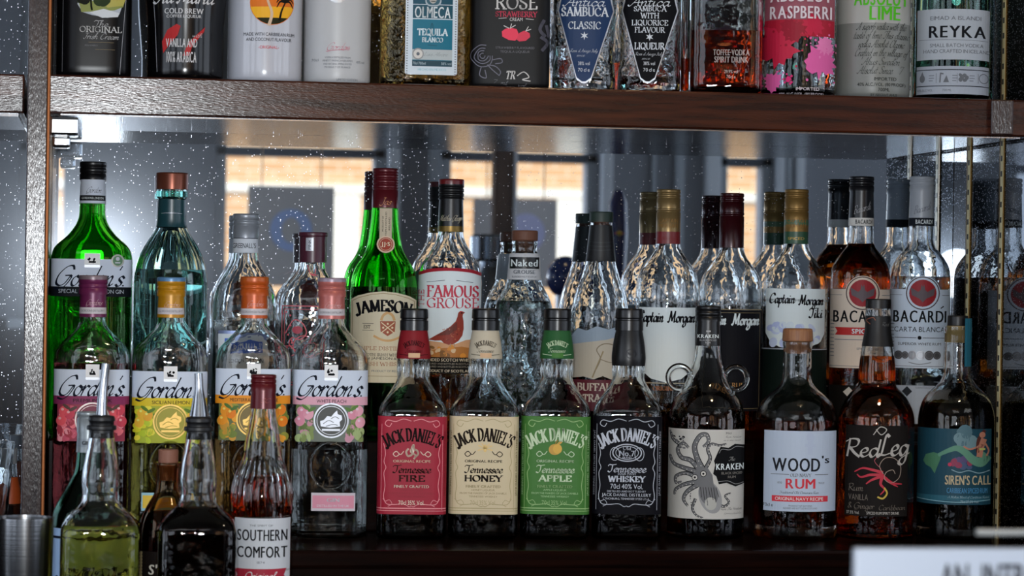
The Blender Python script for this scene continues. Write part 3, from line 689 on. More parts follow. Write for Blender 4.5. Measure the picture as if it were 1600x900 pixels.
# ================================================================ back row
def gin_green():
    b = Bottle('gin_bottle', 'bright green glass bottle with black cap and white script label, against the brass-edged post', 143, 420, -.0455, Z_STEP, GB)
    b.shape([(256, 17), (282, 18), (318, 19.5), (344, 20, 14), (368, 36, 20), (385, 58, 22), (402, 63, 10), (690, 63, 8)], (340, 392, .62, 3.6)).glassbody(glass('#bdf8b4')).fill(462, glass('#f4fff4', 1.34))
    b.cap(253, 281, 20.5, BLACK, (262, 271), name='screw_cap', knurl=0)
    b.sleeve(281, 318, ph('#aab0bb'), .8, [(306, ph('#aab0bb')), (314, INK), (320, ph('#aab0bb'))])
    a = b.art('neck_label'); a.t('Gordon', 3, 297, 9, NAVY, 22, 'script', .5, thick=.08, layer=9); a.t('GORDONS LONDON', 0, 310, 3.4, WHITE, 34, layer=9); a.build()
    a = b.art(); a.rect(-62, 405, 62, 448, ph('#a6aebb')); a.rect(-62, 448, 62, 463, ink('#12161c')); a.t("Gordon's.", 2, 431, 31, NAVY, 106, 'script', .42, thick=.13)
    a.t('SPECIAL DRY LONDON GIN', 0, 455, 6, ph('#8d939b'), 100); crest(a, 1, 396, 12, 22)
    a.disc(40, 407, 10, foil('#a9aaa2'), 2); a.disc(40, 407, 7.6, ph('#4c6b50'), 3); a.disc(40, 404, 3, SILV, 4); a.rect(36, 409, 44, 411, SILV, 4); a.build()
def gin_aqua():
    b = Bottle('gin_bottle', 'aqua glass bottle with a copper cap and dark teal neck sleeve', 267, 420, -.0445, Z_STEP, GB)
    b.shape([(296, 23), (309, 23, 2), (311, 21), (354, 22, 10), (378, 36, 14), (404, 51, 20), (432, 57, 14), (690, 57, 8)]).glassbody(glass('#f3fbfa')).fill(421, glass('#f2fdfb', 1.34))
    b.cap(270, 296, 25, paint('#7e4634', .3, .55), lip=2.5, name='stopper')
    b.lathe('neck_ring', [(299, 22), (299, 24.5), (308, 24.5), (308, 22)], glass('#cfeee8'))
    b.sleeve(312, 355, paint('#1c4148', .3), .5)
    a = b.art('neck_label'); a.line([(-16, 334), (-8, 333.4), (8, 333.4), (16, 334)], .7, SILV, 6); a.t('· · ·', 0, 331, 3, SILV, 8, layer=6); a.build(8)
    # vertical flutes on the shoulder
    mb = MB()
    for k in range(28):
        A = 2 * math.pi * k / 28; pts = []
        for y in (362, 374, 386, 398, 410): r = lerp_tab(b.tab, b.z(y)) - .0006; pts.append((r * math.cos(A), r * math.sin(A), b.z(y)))
        mb.tube(pts, [.0004, .0011, .0014, .0012, .0004], glass('#f3fbfa'), 6)
    mb.build('fluting', b.root)
def gin_clear():
    b = Bottle('gin_bottle', 'clear bottle with grey-white cap, rising behind the orange-capped one', 383, 430, -.0455, Z_STEP, GB)
    b.shape([(337, 17), (394, 19.5), (410, 21, 14), (432, 34, 14), (456, 47, 16), (478, 49.5, 8), (690, 49.5, 8)], (415, 470, .8, 3.5)).glassbody(CLEAR).fill(500, WATER)
    b.cap(334, 372, 20.5, paint('#8f949c', .35, .3), (345, 352), lip=3); b.sleeve(372, 395, SALT, .9)
    a = b.art('neck_label'); a.line([(-20, 372.5), (0, 372.5), (20, 372.5)], 1, NAVY, 9, sm=False); a.t("GREENALL'S", -2, 384, 7.5, NAVY, 36, layer=9); a.t('·', 16, 384, 3, NAVY, 2, layer=9); a.build()
    a = b.art(); a.rect(-40, 516, 40, 640, PALE); a.rect(-40, 516, 40, 521, foil('#7f8fb8'), 1); a.rect(-30, 528, 30, 548, ph('#3a5aa8'), 1); a.t("GREENALL'S", 0, 538, 9, WHITE, 56, layer=2); a.t('LONDON DRY GIN', 0, 562, 7, NAVY, 60); a.build()
def gin_maroon():
    b = Bottle('gin_bottle', 'clear bottle with a maroon cap and red outline print, behind the pink-capped one', 488, 440, -.0445, Z_STEP, GB)
    b.shape([(368, 18), (410, 19, 3), (426, 21, 12), (446, 38, 12), (466, 50, 14), (690, 52, 8)], (420, 470, .85, 3.0)).glassbody(CLEAR).fill(545, WATER)
    b.lathe('screw_cap', [(363, 12), (363, 23, 2), (369, 23, 1), (370, 21.5), (410, 21.5), (410, 12)], paint('#4a1a2c', .35))
    a = b.art('cap_label', rcap=21.5); a.rect(-11, 372, 1, 392, SILV, 3); a.t('PINK', -5, 382, 4, INK, 16, rot=-math.pi / 2, layer=4); a.build()
    c = ph('#b0505a'); a = b.art('label_print'); a.frame(-46, 478, 18, 600, 1.4, c); a.frame(-42, 483, 14, 596, .8, c)
    a.line([(-40, 520), (-28, 500), (-14, 505), (-8, 520), (-18, 530), (-30, 527), (-34, 538), (-20, 548), (-4, 542), (6, 530)], 1.4, c, k=8); a.disc(-22, 515, 8, ph('#8f3a46'), 1, 6); a.line([(-30, 555), (-16, 550), (-2, 556), (8, 548)], 1.2, c); a.line([(-44, 430), (-30, 424), (-20, 430)], .1, c)
    a.ringo(-12, 540, 16, 1.2, c); a.line([(-40, 520), (-43, 520)], 1, c, sm=False); a.line([(-46, 490), (-41, 490)], 1, c, sm=False); a.line([(-28, 540), (-43, 540)], 1, c, sm=False); a.blobs(14, -40, 486, -30, 590, [c], .8, 2, 3); a.build()
    a = b.art('shoulder_label'); a.line([(-8, 414), (-3, 428), (3, 430), (5, 420)], 1.1, c); a.line([(-3, 428), (6, 430)], 2, c, sm=False); a.build(6)
def whiskey_green():
    b = Bottle('whiskey_bottle', 'green glass bottle with red cap and arched cream label', 600, 430, -.0465, Z_STEP, GB)
    b.shape([(266, 18), (325, 20.5), (345, 22), (372, 25, 20), (396, 30, 16), (420, 48, 22), (452, 53, 16), (690, 53, 8)]).glassbody(glass('#aef4a4')).fill(448, glass('#d8c48a', 1.34))
    b.cap(263, 325, 20, paint('#5a141c', .3, .2), (272, 280, 288, 296), lip=3, hw1=20.8)
    a = b.art('neck_label'); a.t('Jas', 2, 315, 11, ph('#b57a50'), 16, 'script', .4, layer=4, thick=.1); a.rect(-8, 326, 11, 378, ph('#a79a84'), 3)
    for k, x in ((0, -3), (1, 2), (2, 7)): a.t(('PRODUCT OF', 'TRIPLE DISTILLED', 'IRELAND')[k], x, 350, 2.4, INK, (24, 38, 20)[k], rot=-math.pi / 2, layer=4)
    a.disc(2, 382, 14, ph('#b5a088'), 4, 13.5); a.disc(2, 382, 11.5, ph('#8a3a2c'), 5, 11); a.ringo(2, 382, 9.3, .7, ph('#b5a088'), 6); a.t('JJ·S', 2, 381.5, 6, ph('#c9b49a'), 14, 'b', layer=6); a.build(6)
    a = b.art(); P = [(-51, 468), (-40, 462), (-20, 457), (0, 455), (20, 457), (40, 462), (51, 468), (51, 596), (-51, 596)]
    a.poly(P, CREAM, 0); a.line([(-48, 592), (-48, 470), (-38, 465), (-19, 460), (0, 458), (19, 460), (38, 465), (48, 470), (48, 592)], 1, ph('#8a7a56'), 1, sm=False)
    a.t('JAMESON', 0, 477, 17, INK, 88, 'serif', bend=150, thick=.27); a.t('EST', -25, 510, 5, INK, 10, 'serif'); a.t('1780', 38, 510, 5, INK, 12, 'b'); a.line([(-32, 505), (-15, 505)], .6, INK, sm=False); a.line([(-32, 515.5), (-15, 515.5)], .6, INK, sm=False)
    c = ph('#8a4a34'); a.poly([(-5, 501), (19, 501), (18, 517), (7, 524), (-4, 517)], c, 1); a.line([(-3, 503), (17, 519)], 1.4, ph('#cbb494'), 2, sm=False); a.line([(17, 503), (-3, 519)], 1.4, ph('#cbb494'), 2, sm=False)
    for x, y in ((7, 505), (0, 511), (14, 511), (7, 518)): a.disc(x, y, 1.6, ph('#cbb494'), 3)
    a.line([(-3, 499), (0, 492), (7, 488), (14, 492), (17, 499)], 4, ph('#b08a5c'), 1); a.line([(-14, 524), (-4, 529), (7, 531), (18, 529), (28, 524)], 3.4, ph('#b08a5c'), 1)
    a.t('TRIPLE DISTILLED', 0, 543, 5.5, ph('#8a5a3c'), 84, 'serif'); a.t('SMOOTH IRISH WHISKEY', 0, 553, 3.6, INK, 78, 'serif'); a.t('JOHN JAMESON & SON', 0, 558.5, 3.4, INK, 78); a.t('IRISH WHISKEY', 4, 567, 5.5, ph('#8a5a3c'), 74, 'serif'); a.t('PRODUCT OF IRELAND', 8, 578, 3, GREY, 50)
    a.line([(-46, 586), (46, 586)], .8, ph('#8a7a56'), sm=False); a.build()
def whisky_bird():
    b = Bottle('whisky_bottle', 'clear bottle with black and red cap whose white label shows a red-brown game bird', 703, 440, -.0452, Z_STEP, GB)
    b.shape([(284, 17), (360, 19.5), (374, 21, 12), (394, 32, 12), (414, 46, 16), (436, 49.5, 10), (690, 49.5, 8)]).glassbody(CLEAR).fill(588, AMBER)
    b.cap(280, 312, 20, BLACK, (294, 301, 308), [(288, paint('#6a1518', .3)), (400, BLACK)], lip=2.5); b.sleeve(312, 362, BLACK, .8, [(354.5, BLACK), (365, paint('#7d6430', .35, .6))])
    a = b.art('neck_label'); a.t('Matthew Gloag', 0, 341, 9, ph('#a29a86'), 32, 'script', .4, thick=.08, layer=9); a.t('1896', 17, 342, 4.5, ph('#a29a86'), 8, layer=9); a.build()
    a = b.art(); P = [(-49, 427), (-30, 422), (0, 420), (30, 422), (49, 427), (49, 582), (-49, 582)]; a.poly(P, WHITE, 0)
    a.line([(-49, 428), (-30, 423), (0, 421), (30, 423), (49, 428)], 5, ph('#8c1d28'), 1); R = ph('#a83040')
    a.line([(-36, 441), (-8, 438)], .8, GREY, sm=False); a.line([(10, 438), (36, 441)], .8, GREY, sm=False)
    a.t('THE', -44, 466, 8, R, 26, 'serif', rot=-math.pi / 2); a.t('FAMOUS', 5, 455, 17, R, 80, 'serif', thick=.2); a.t('GROUSE', 5, 473, 15, R, 80, 'serif', thick=.17)
    a.poly([(-38, 540), (-30, 532), (-12, 534), (8, 537), (26, 530), (46, 528), (49, 560), (-38, 560)], ph('#b08460'), 1); a.poly([(-38, 548), (-10, 543), (20, 540), (49, 546), (49, 560), (-38, 560)], ph('#96602e'), 1.5)
    a.blobs(20, -34, 541, 46, 556, [ph('#b3752c'), ph('#6d4a26'), ph('#b59a78')], 1.5, 5, 4, 2)
    bird = [(24, 487.5), (20, 485.5), (17, 485), (13.5, 488), (12.5, 494), (10, 501), (2, 509), (-8, 516), (-22, 524), (-32, 530), (-22, 531.5), (-12, 531), (-8, 535), (-1, 537.5), (7, 536.5), (15, 531), (20.5, 523), (22.5, 512), (22, 501), (20.5, 493), (21, 490)]
    a.poly(bird, ph('#7c2f22'), 3); a.poly([(12, 502), (3, 510), (-10, 518), (-20, 524), (0, 522), (12, 514)], ph('#5d2a20'), 4); a.disc(19, 488, 1.2, INK, 5); a.line([(16, 486), (20, 486.6)], 1.2, ph('#b53232'), 5, sm=False)
    a.blobs(26, -10, 512, 18, 530, [ph('#98563a'), ph('#55241c')], .5, 1.3, 8, 4.5)
    a.line([(2, 536), (2, 541)], 1.3, ph('#8f7a62'), 3, sm=False); a.line([(8, 535), (9, 541)], 1.3, ph('#8f7a62'), 3, sm=False)
    a.rect(-49, 557, 49, 582, ink('#141210'), 6); a.t('BLENDED SCOTCH WHISKY', 0, 561, 4.6, ph('#a99c86'), 82, 'b', layer=8)
    for y in (567, 571.5): a.t('MATURED AND BOTTLED IN SCOTLAND', 0, y, 2.6, ph('#7f776a'), 74, layer=8)
    a.t('PRODUCT OF SCOTLAND', 0, 578, 4, ph('#a99c86'), 78, 'b', layer=8); a.build()
def whisky_cork():
    b = Bottle('whisky_bottle', 'clear bulb-shouldered bottle with a cork and a black and white neck label', 819, 440, -.0445, Z_STEP, GB)
    b.shape([(377, 20), (380, 20.5, 2), (384, 19), (394, 20, 2), (398, 23, 3), (436, 26, 8), (448, 30, 8), (468, 42, 12), (490, 46, 10), (690, 46, 8)]).glassbody(bumpy_glass('#fbfdfd', 60, .0013)).fill(470, WATER)
    b.lathe('cork_stopper', [(360, 10), (360, 20.5, 3), (376, 20.5, 2), (376.5, 15), (394, 14), (394, 6)], paint('#6d4330', .6))
    b.sleeve(396, 437, ph('#a5a5a6'), .8)
    a = b.art('neck_label'); a.rect(-23, 402, 23, 420, BLACK, 8); a.t('Naked', 0, 411, 10.5, WHITE, 42, 'b', layer=9); a.t('GROUSE', 0, 425, 6, GREY, 34, 'b', layer=9); a.t('BLENDED MALT SCOTCH', 0, 432.5, 2.8, GREY, 38, layer=9); a.build(6)
def bourbon():
    b = Bottle('whiskey_bottle', 'clear teardrop bottle with dark green cap, black neck wrap and torn-edged cream label', 938, 440, -.0452, Z_STEP, GB)
    b.shape([(348, 17), (356, 18), (408, 23, 10), (430, 29, 20), (465, 42, 26), (505, 47, 20), (690, 48, 8)]).glassbody(CLEAR).fill(570, glass('#b8504c', 1.34))
    b.cap(331, 347, 18.5, paint('#1c2f26', .5), n=60, knurl=1, name='stopper', lip=2); b.lathe('cork', [(347, 8), (347, 12), (366, 12), (366, 8)], paint('#6d4330', .7)); b.sleeve(352, 408, paint('#0c0d0f', .45), .5)
    a = b.art('sleeve_marks')
    for y in (378, 384, 390): a.line([(-18, y), (-6, y + 1.2), (6, y + 1.2), (18, y)], 1, paint('#2a2c30', .4), 5)
    a.build(8)
    a = b.art(); a.poly([(-46, 528), (-34, 512), (-20, 516), (-4, 509), (14, 514), (30, 508), (46, 517), (46, 590), (34, 588), (22, 592), (6, 586), (-8, 591), (-24, 587), (-46, 590)], ph('#9c9486'), 0)
    a.poly([(-46, 528), (-34, 512), (-20, 516), (-4, 509), (14, 514), (30, 508), (46, 512), (40, 522), (10, 530), (-20, 534), (-46, 538)], ph('#7c8894'), 1)
    a.line([(-8, 582), (2, 560), (-4, 545), (8, 536), (26, 540), (34, 556), (28, 580)], 1.6, ph('#6e6452'), 1); a.line([(2, 560), (18, 565), (30, 562)], 1.3, ph('#6e6452'), 1); a.line([(-10, 588), (6, 548)], 2.2, ph('#7a6c50'), 1)
    a.rect(-48, 592, 48, 640, ph('#4c1c24'), 0); a.t('BUFFALO', -2, 603, 11, ph('#a59a8c'), 62, 'serif', thick=.24); a.t('TRACE', -2, 620, 11, ph('#a59a8c'), 44, 'serif', thick=.24); a.build()
def captain(cx, cyp, capbands, lab, dark=False, tiki=False, Y=-.0478, top=296, hwb=49.3):
    b = Bottle('rum_bottle', lab, cx, cyp, Y, Z_STEP, GB); d = top - 296
    b.shape([(300 + d, 17), (380 + d, 19), (394 + d, 22, 9), (411 + d, 35, 12), (427 + d, hwb - 4, 14), (446 + d, hwb, 12), (690, hwb, 8)]).glassbody(CLEAR).fill(640 if not tiki else 560, glass('#c08040', 1.34) if not tiki else WATER)
    b.cap(296 + d, 326 + d, 18.8, capbands[0][1], (303 + d, 309 + d), lip=2.5); b.cap(326 + d, 381 + d, 19.2, capbands[0][1], (331 + d,), bands=capbands, lip=1.5, name='cap_skirt', n=60)
    if capbands[-1][1] is not capbands[0][1]:
        a = b.art('skirt_label', rcap=19.6); a.t('CAPTAIN', 0, 345 + d, 6, ph('#7a5a30'), 30, 'b', layer=3); a.t('MORGAN', 0, 353 + d, 6, ph('#7a5a30'), 30, 'b', layer=3); a.t('SPICED', 0, 373 + d, 4, ph('#6d2c2c') if not tiki else GOLD, 26, layer=3); a.build()
    a = b.art('raised_band', off=.0004)
    for k in range(-9, 10): a.disc(k * 6, 469 + d, 2.4, CLEAR, 0, 2)
    a.build()
    return b
def caps_white():
    b = captain(1043, 440, [(362, paint('#8d744a', .35, .55)), (400, paint('#7a2022', .4))], 'clear round-shouldered bottle with a gold cap banded in red and a white shield label')
    a = b.art(); P = [(-44, 480), (44, 480), (44, 560), (38, 578), (24, 590), (0, 596), (-24, 590), (-38, 578), (-44, 560)]; a.poly(P, WHITE, 0)
    a.t('Captain', -25, 494, 17, INK, 38, 'script', .1, thick=.2); a.t('Morgan', 23, 494, 17, INK, 40, 'script', .1, thick=.2); a.line([(-44, 597), (44, 597)], 1.5, ph('#8f8672'), 1, sm=False); a.t('ORIGINAL', 0, 605, 6, ph('#8f5a3a'), 40, 'serif'); a.build()
def caps_dark():
    b = captain(1142, 440, [(400, paint('#33090f', .25, .2))], 'clear round-shouldered bottle with a maroon cap and a black label', top=302, Y=-.0462, hwb=49.3)
    a = b.art(); a.rect(-46, 484, 49, 640, ink('#121218'), 0); a.line([(-46, 483), (49, 483)], 1.4, ph('#7a6c50'), 1, sm=False); a.t('Captain', -25, 498, 17, WHITE, 36, 'script', .1, thick=.2); a.t('Morgan', 24, 498, 17, WHITE, 40, 'script', .1, thick=.2); a.t('DARK RUM', 0, 600, 7, ph('#8f6a3a'), 50, 'serif'); a.frame(-43, 488, 46, 636, .6, ph('#6a5c42')); a.build()
def caps_tiki():
    b = captain(1243, 430, [(344, paint('#8a6a36', .4, .5)), (352, paint('#4d6b4a', .4)), (362, paint('#8a6a36', .4, .5)), (400, paint('#2c5238', .4))], 'clear round-shouldered bottle with a gold and green cap and a white rounded label', tiki=True, hwb=50.5)
    a = b.art(); P = [(-45, 451), (46, 451), (46, 520), (40, 533), (24, 541), (0, 544), (-24, 541), (-38, 533), (-45, 520)]; a.poly(P, WHITE, 0); a.line([(-50, 544.5), (50, 544.5)], 1.6, SILV, 0, sm=False); a.rect(-52, 545, 52, 640, ink('#0f1a16'), -.5)
    a.t('Captain', -20, 466, 15, INK, 38, 'script', .1, thick=.2); a.t('Morgan', 25, 468, 15, INK, 36, 'script', .1, thick=.2); a.t('Tiki', 32, 488, 15, INK, 20, 'script', .1, thick=.2)
    a.blobs(26, -36, 506, 36, 535, [ph('#a9b0cc'), ph('#9aa2c0'), ph('#b4bcd2')], 3, 8, 11, 1); a.build()
def bacardi(cx, lab, capm, band, liq, lvl, spiced):
    b = Bottle('rum_bottle', lab, cx, 450, -.0452, Z_STEP, GB)
    b.shape([(280, 17), (352, 19, 1), (384, 20, 10), (402, 36, 12), (418, 45, 14), (434, 46.6, 6), (690, 46.6, 8)]).glassbody(CLEAR).fill(lvl, liq)
    b.cap(276, 300, 19.3, capm, (283, 290), lip=2.5); b.sleeve(300, 353, capm, 1.0, [(341, capm), (360, band)])
    a = b.art('neck_label'); c = ph('#8f8f92') if spiced else GREY; a.t('Bacardi', 2, 325, 12, c, 26, 'script', .5, thick=.07, layer=10, rot=-.3); a.t('BACARDI', 4, 347, 6.5, INK if spiced else WHITE, 26, 'b', layer=10); a.build()
    a = b.art(); L = ph('#b3a596') if spiced else ph('#aab4c0'); a.rect(-46, 452, 46, 574, L, 0); a.disc(4, 458, 27, L, .5); a.ringo(4, 458, 25, 1.6, ph('#3a2a2a'), 1); a.disc(4, 458, 21, ph('#7d1c22'), 1)
    w = INK   # bat
    a.poly([(4, 450), (-3, 456), (-15, 449), (-13, 461), (-7, 464), (-2, 466), (4, 472), (10, 466), (15, 464), (21, 461), (23, 449), (11, 456)], ph('#4f4448'), 2); a.disc(4, 452, 3.4, ph('#4f4448'), 2); a.poly([(1, 450), (2, 444), (4, 449)], ph('#4f4448'), 2); a.poly([(7, 450), (6, 444), (4, 449)], ph('#4f4448'), 2)
    a.t('BACARDÍ'.replace('Í', 'I'), 0, 494, 18, INK, 82, 'b'); a.line([(32, 481), (36, 478)], 1.6, INK, 2, sm=False)
    a.line([(-46, 461), (-28, 461)], .7, GREY, 1, sm=False); a.line([(34, 461), (46, 461)], .7, GREY, 1, sm=False)
    if spiced:
        a.poly([(-38, 511), (38, 511), (34, 516), (38, 521), (38, 523), (-38, 523), (-34, 517)], ph('#9c2624'), 1); a.t('SPICED', 6, 517, 7, WHITE, 36, 'b', layer=3); a.line([(-38, 530), (38, 530)], 1, GREY, 1, sm=False); a.t('SPIRIT DRINK', 14, 544, 3.4, GREY, 36); a.t('35% VOL', 14, 550, 3.4, GREY, 26)
    else:
        a.t('CARTA BLANCA', 0, 514, 7.5, INK, 78); a.line([(-38, 527), (-5, 527)], .9, INK, 1, sm=False); a.line([(5, 527), (38, 527)], .9, INK, 1, sm=False); a.disc(0, 527, 3, INK, 1); a.t('SUPERIOR WHITE RUM', 0, 536.5, 4, INK, 66)
        for x, r in ((-32, 6.5), (-22, 5.5), (-11, 6.5), (2, 7), (15, 7), (27, 6)): a.disc(x, 554, r, foil('#5d5d60') if x not in (-11, 2) else foil('#a5a8ae'), 1, r * 1.05); a.ringo(x, 554, r * .7, .6, foil('#8a8a8e'), 2)
        a.line([(-16, 565), (0, 568), (18, 565)], 1, GREY, 1)
    for k in range(11): a.rect(-45, 500 + k * 5.5, -39, 501 + k * 5.5, GREY, 1)
    a.line([(-45, 571), (45, 571)], .8, GREY, 1, sm=False); a.build()
    a = b.art('lower_label'); a.rect(-46, 601, 46, 660, ink('#15120f') if spiced else ph('#8e96a0'), 0); a.poly([(-24, 611), (-15, 603), (-7, 611), (-15, 620)] if spiced else [(-26, 610), (-18, 602), (-10, 610), (-18, 618)], ph('#a09a90') if spiced else ink('#2c3036'), 1); a.t('SANTIAGO DE CUBA', 20, 604, 3.4, GREY, 50); a.t('1862', 24, 612, 5, GREY, 20); a.build()
gin_green(); gin_aqua(); gin_clear(); gin_maroon(); whiskey_green(); whisky_bird(); whisky_cork(); bourbon(); caps_white(); caps_dark(); caps_tiki()
bacardi(1344, 'amber bottle with black cap and bat emblem on a cream label', paint('#121216', .3), ph('#b4b2ae'), glass('#ffb254', 1.34), 381, True)
bacardi(1438, 'clear bottle with a silver-white cap and bat emblem on a white label', paint('#a3a9b2', .35), ink('#20242c'), WATER, 432, False)

# ================================================================ front row
def gordon(cx, lab, capc, cap0, cap1, words, bandc, bt, liq, lvl, fruit, leaf, base, word_w, sticker):
    b = Bottle('gin_bottle', lab, cx, 620, YF, Z_BASE, GF)
    dy = cap1 - 497
    b.shape([(436 + dy, 18), (497 + dy, 20), (510 + dy, 21, 10), (528 + dy, 38, 14), (545 + dy, 55, 16), (562 + dy, 59, 8), (838, 59, 8)], (505 + dy, 560 + dy, .66, 3.6)).glassbody(CLEAR).fill(lvl, liq)
    b.cap(cap0, cap0 + 30, 22.2, paint(capc, .35, .15), (cap0 + 14, cap0 + 20), [(cap0 + 6.5, paint(base, .35, .15)), (999, paint(capc, .35, .15))], lip=2.5)
    b.sleeve(cap0 + 30, cap1, paint(capc, .35, .15), 1.3, [(cap1 - 15, paint(capc, .35, .15)), (cap1 - 5, ph('#a8a3a6')), (999, paint(capc, .35, .15))], name='cap_skirt', step=2.5)
    a = b.art('skirt_label'); a.t('Gordons', 3, cap0 + 42, 9, ph('#b49a9a'), 24, 'script', .5, thick=.07, layer=14); a.t('GORDONS DISTILLERY', 0, cap1 - 10, 3.2, GREY, 36, layer=14); a.build()
    a = b.art(); y0 = bt - 41; a.rect(-58, y0, 58, bt, ph('#a8b0bd'), 0); a.rect(-58, bt, 58, bt + 13, ph(bandc), 1); a.t(words, 2, bt + 7, 5.2, ink('#2a2226'), word_w, layer=3)
    a.t("Gordon's.", 4, bt - 16, 31, NAVY, 100, 'script', .42, thick=.13); crest(a, 1, y0 - 8, 10.5, 24)
    a.rect(-52, bt + 13, 52, bt + 70, ph(leaf[0]), -.6)
    a.blobs(30, -50, bt + 16, -26, bt + 66, [ph(c) for c in fruit[1]], 3, 8, cx, 0); a.blobs(30, 26, bt + 16, 50, bt + 66, [ph(c) for c in fruit[1]], 3, 8, cx + 1, 0)
    for i, (x, y) in enumerate(((-42, 24), (-33, 28), (-46, 38), (44, 22), (35, 27), (47, 40))): a.disc(x, bt + y, 7.5, ph(fruit[0][i % len(fruit[0])]), 1.4, 8.5, .4); a.disc(x - 2, bt + y - 3, 2.2, ph(fruit[2]), 2, 2)
    for x, y, r in ((-38, 17, .6), (-28, 20, -.5), (38, 17, -.6), (29, 20, .5), (-20, 30, .9), (22, 32, -.9)): a.disc(x, bt + y, 7, ph(leaf[1]), 1.8, 2.6, r)
    g = foil(fruit[3]); a.disc(2, bt + 37, 25, ph(leaf[2]), 2.2); a.ringo(2, bt + 37, 26, 2.4, g, 3, 26); a.ringo(2, bt + 37, 22, .8, g, 3, 22)
    a.poly([(-14, bt + 46), (-15, bt + 38), (-9, bt + 36), (-4, bt + 30), (2, bt + 31), (6, bt + 26), (11, bt + 21), (12, bt + 27), (18, bt + 29), (19, bt + 35), (15, bt + 39), (16, bt + 46), (8, bt + 47), (0, bt + 48)], g, 3.4); [a.line(q, 1, ph(leaf[2]), 3.8) for q in ([(-10, bt + 42), (-2, bt + 37), (6, bt + 40)], [(2, bt + 34), (8, bt + 31), (14, bt + 34)], [(-6, bt + 46), (4, bt + 43), (12, bt + 44)])]; a.rect(-12, bt + 50, 16, bt + 53, g, 3.4); a.build()
    if sticker:
        k = -14 if cx == 265 else 0; a = b.art('strip_label'); a.rect(-27 + k, 767, 41 + k, 795, ph('#7fa8b4' if k else '#aaa3aa'), 0); a.rect(-25 + k, 771, 39 + k, 791, ph(sticker), 1); a.t('GIN', 7 + k, 778, 6, ph('#b8b0b8'), 20, 'b', layer=3); a.t('DISTILLED IN THE UK', 7 + k, 787, 3.4, ph('#b8b0b8'), 50, layer=3); a.build()
    # raised oval moulded in the lower glass
    mb = MB(); pts = []
    for k in range(28):
        A = 2 * math.pi * k / 28; x, y = 2 + 31 * math.cos(A), 724 + 36 * math.sin(A); pts.append((x / b.s, b.front(x / b.s, b.z(y), -.0006), b.z(y)))
    mb.tube(pts, .0014, CLEAR, 8, True); mb.build('moulded_oval', b.root)
gordon(143, 'clear bottle with a plum-purple cap and pink flower label, front row end by the post', '#6c2450', 430, 495, 'PREMIUM PINK', '#6d2448', 617, glass('#f2b0b4', 1.34), 566, (['#c04a52', '#a83848'], ['#c2606a', '#8c2f3c', '#a8485a', '#d58088'], '#d88f90', '#b8a8a4'), ('#7c2c3e', '#4a3430', '#6a3442'), '#84737a', 60, '#a8506a')
gordon(265, 'clear bottle with a bright yellow cap and lemon-yellow label', '#b98210', 433, 496, 'SICILIAN LEMON', '#b5a01e', 620, glass('#f1ecb0', 1.34), 636, (['#c39a30', '#c08a2a'], ['#b5b22a', '#9aa82a', '#c8b83a', '#8e9a30'], '#d8c060', '#c9a24c'), ('#8a8f24', '#4c661e', '#8a8434'), '#5a86b0', 58, '#c0a23c')
gordon(395, 'clear bottle with an orange cap and orange-banded label, behind the red-capped one', '#c2561a', 432, 497, 'MEDITERRANEAN ORANGE', '#c07818', 616, glass('#f6dcae', 1.34), 660, (['#c07a20', '#bf6a18'], ['#c8862a', '#5d6a2c', '#a87a2e', '#7a7a30'], '#e0a850', '#c9a24c'), ('#565c3a', '#3f5a26', '#6a5c38'), '#b85a1e', 74, None)
gordon(516, 'clear bottle with a pale pink cap and white and pink floral label', '#b5655e', 434, 498, 'WHITE PEACH', '#b88a98', 618, WATER, 700, (['#b8788a', '#c08a98'], ['#6c7a48', '#8a9a6a', '#a87a88', '#55643a'], '#d8a8b4', '#b9bcc4'), ('#5c625a', '#4c6a34', '#484a48'), '#9a8a9a', 46, '#b5788a')

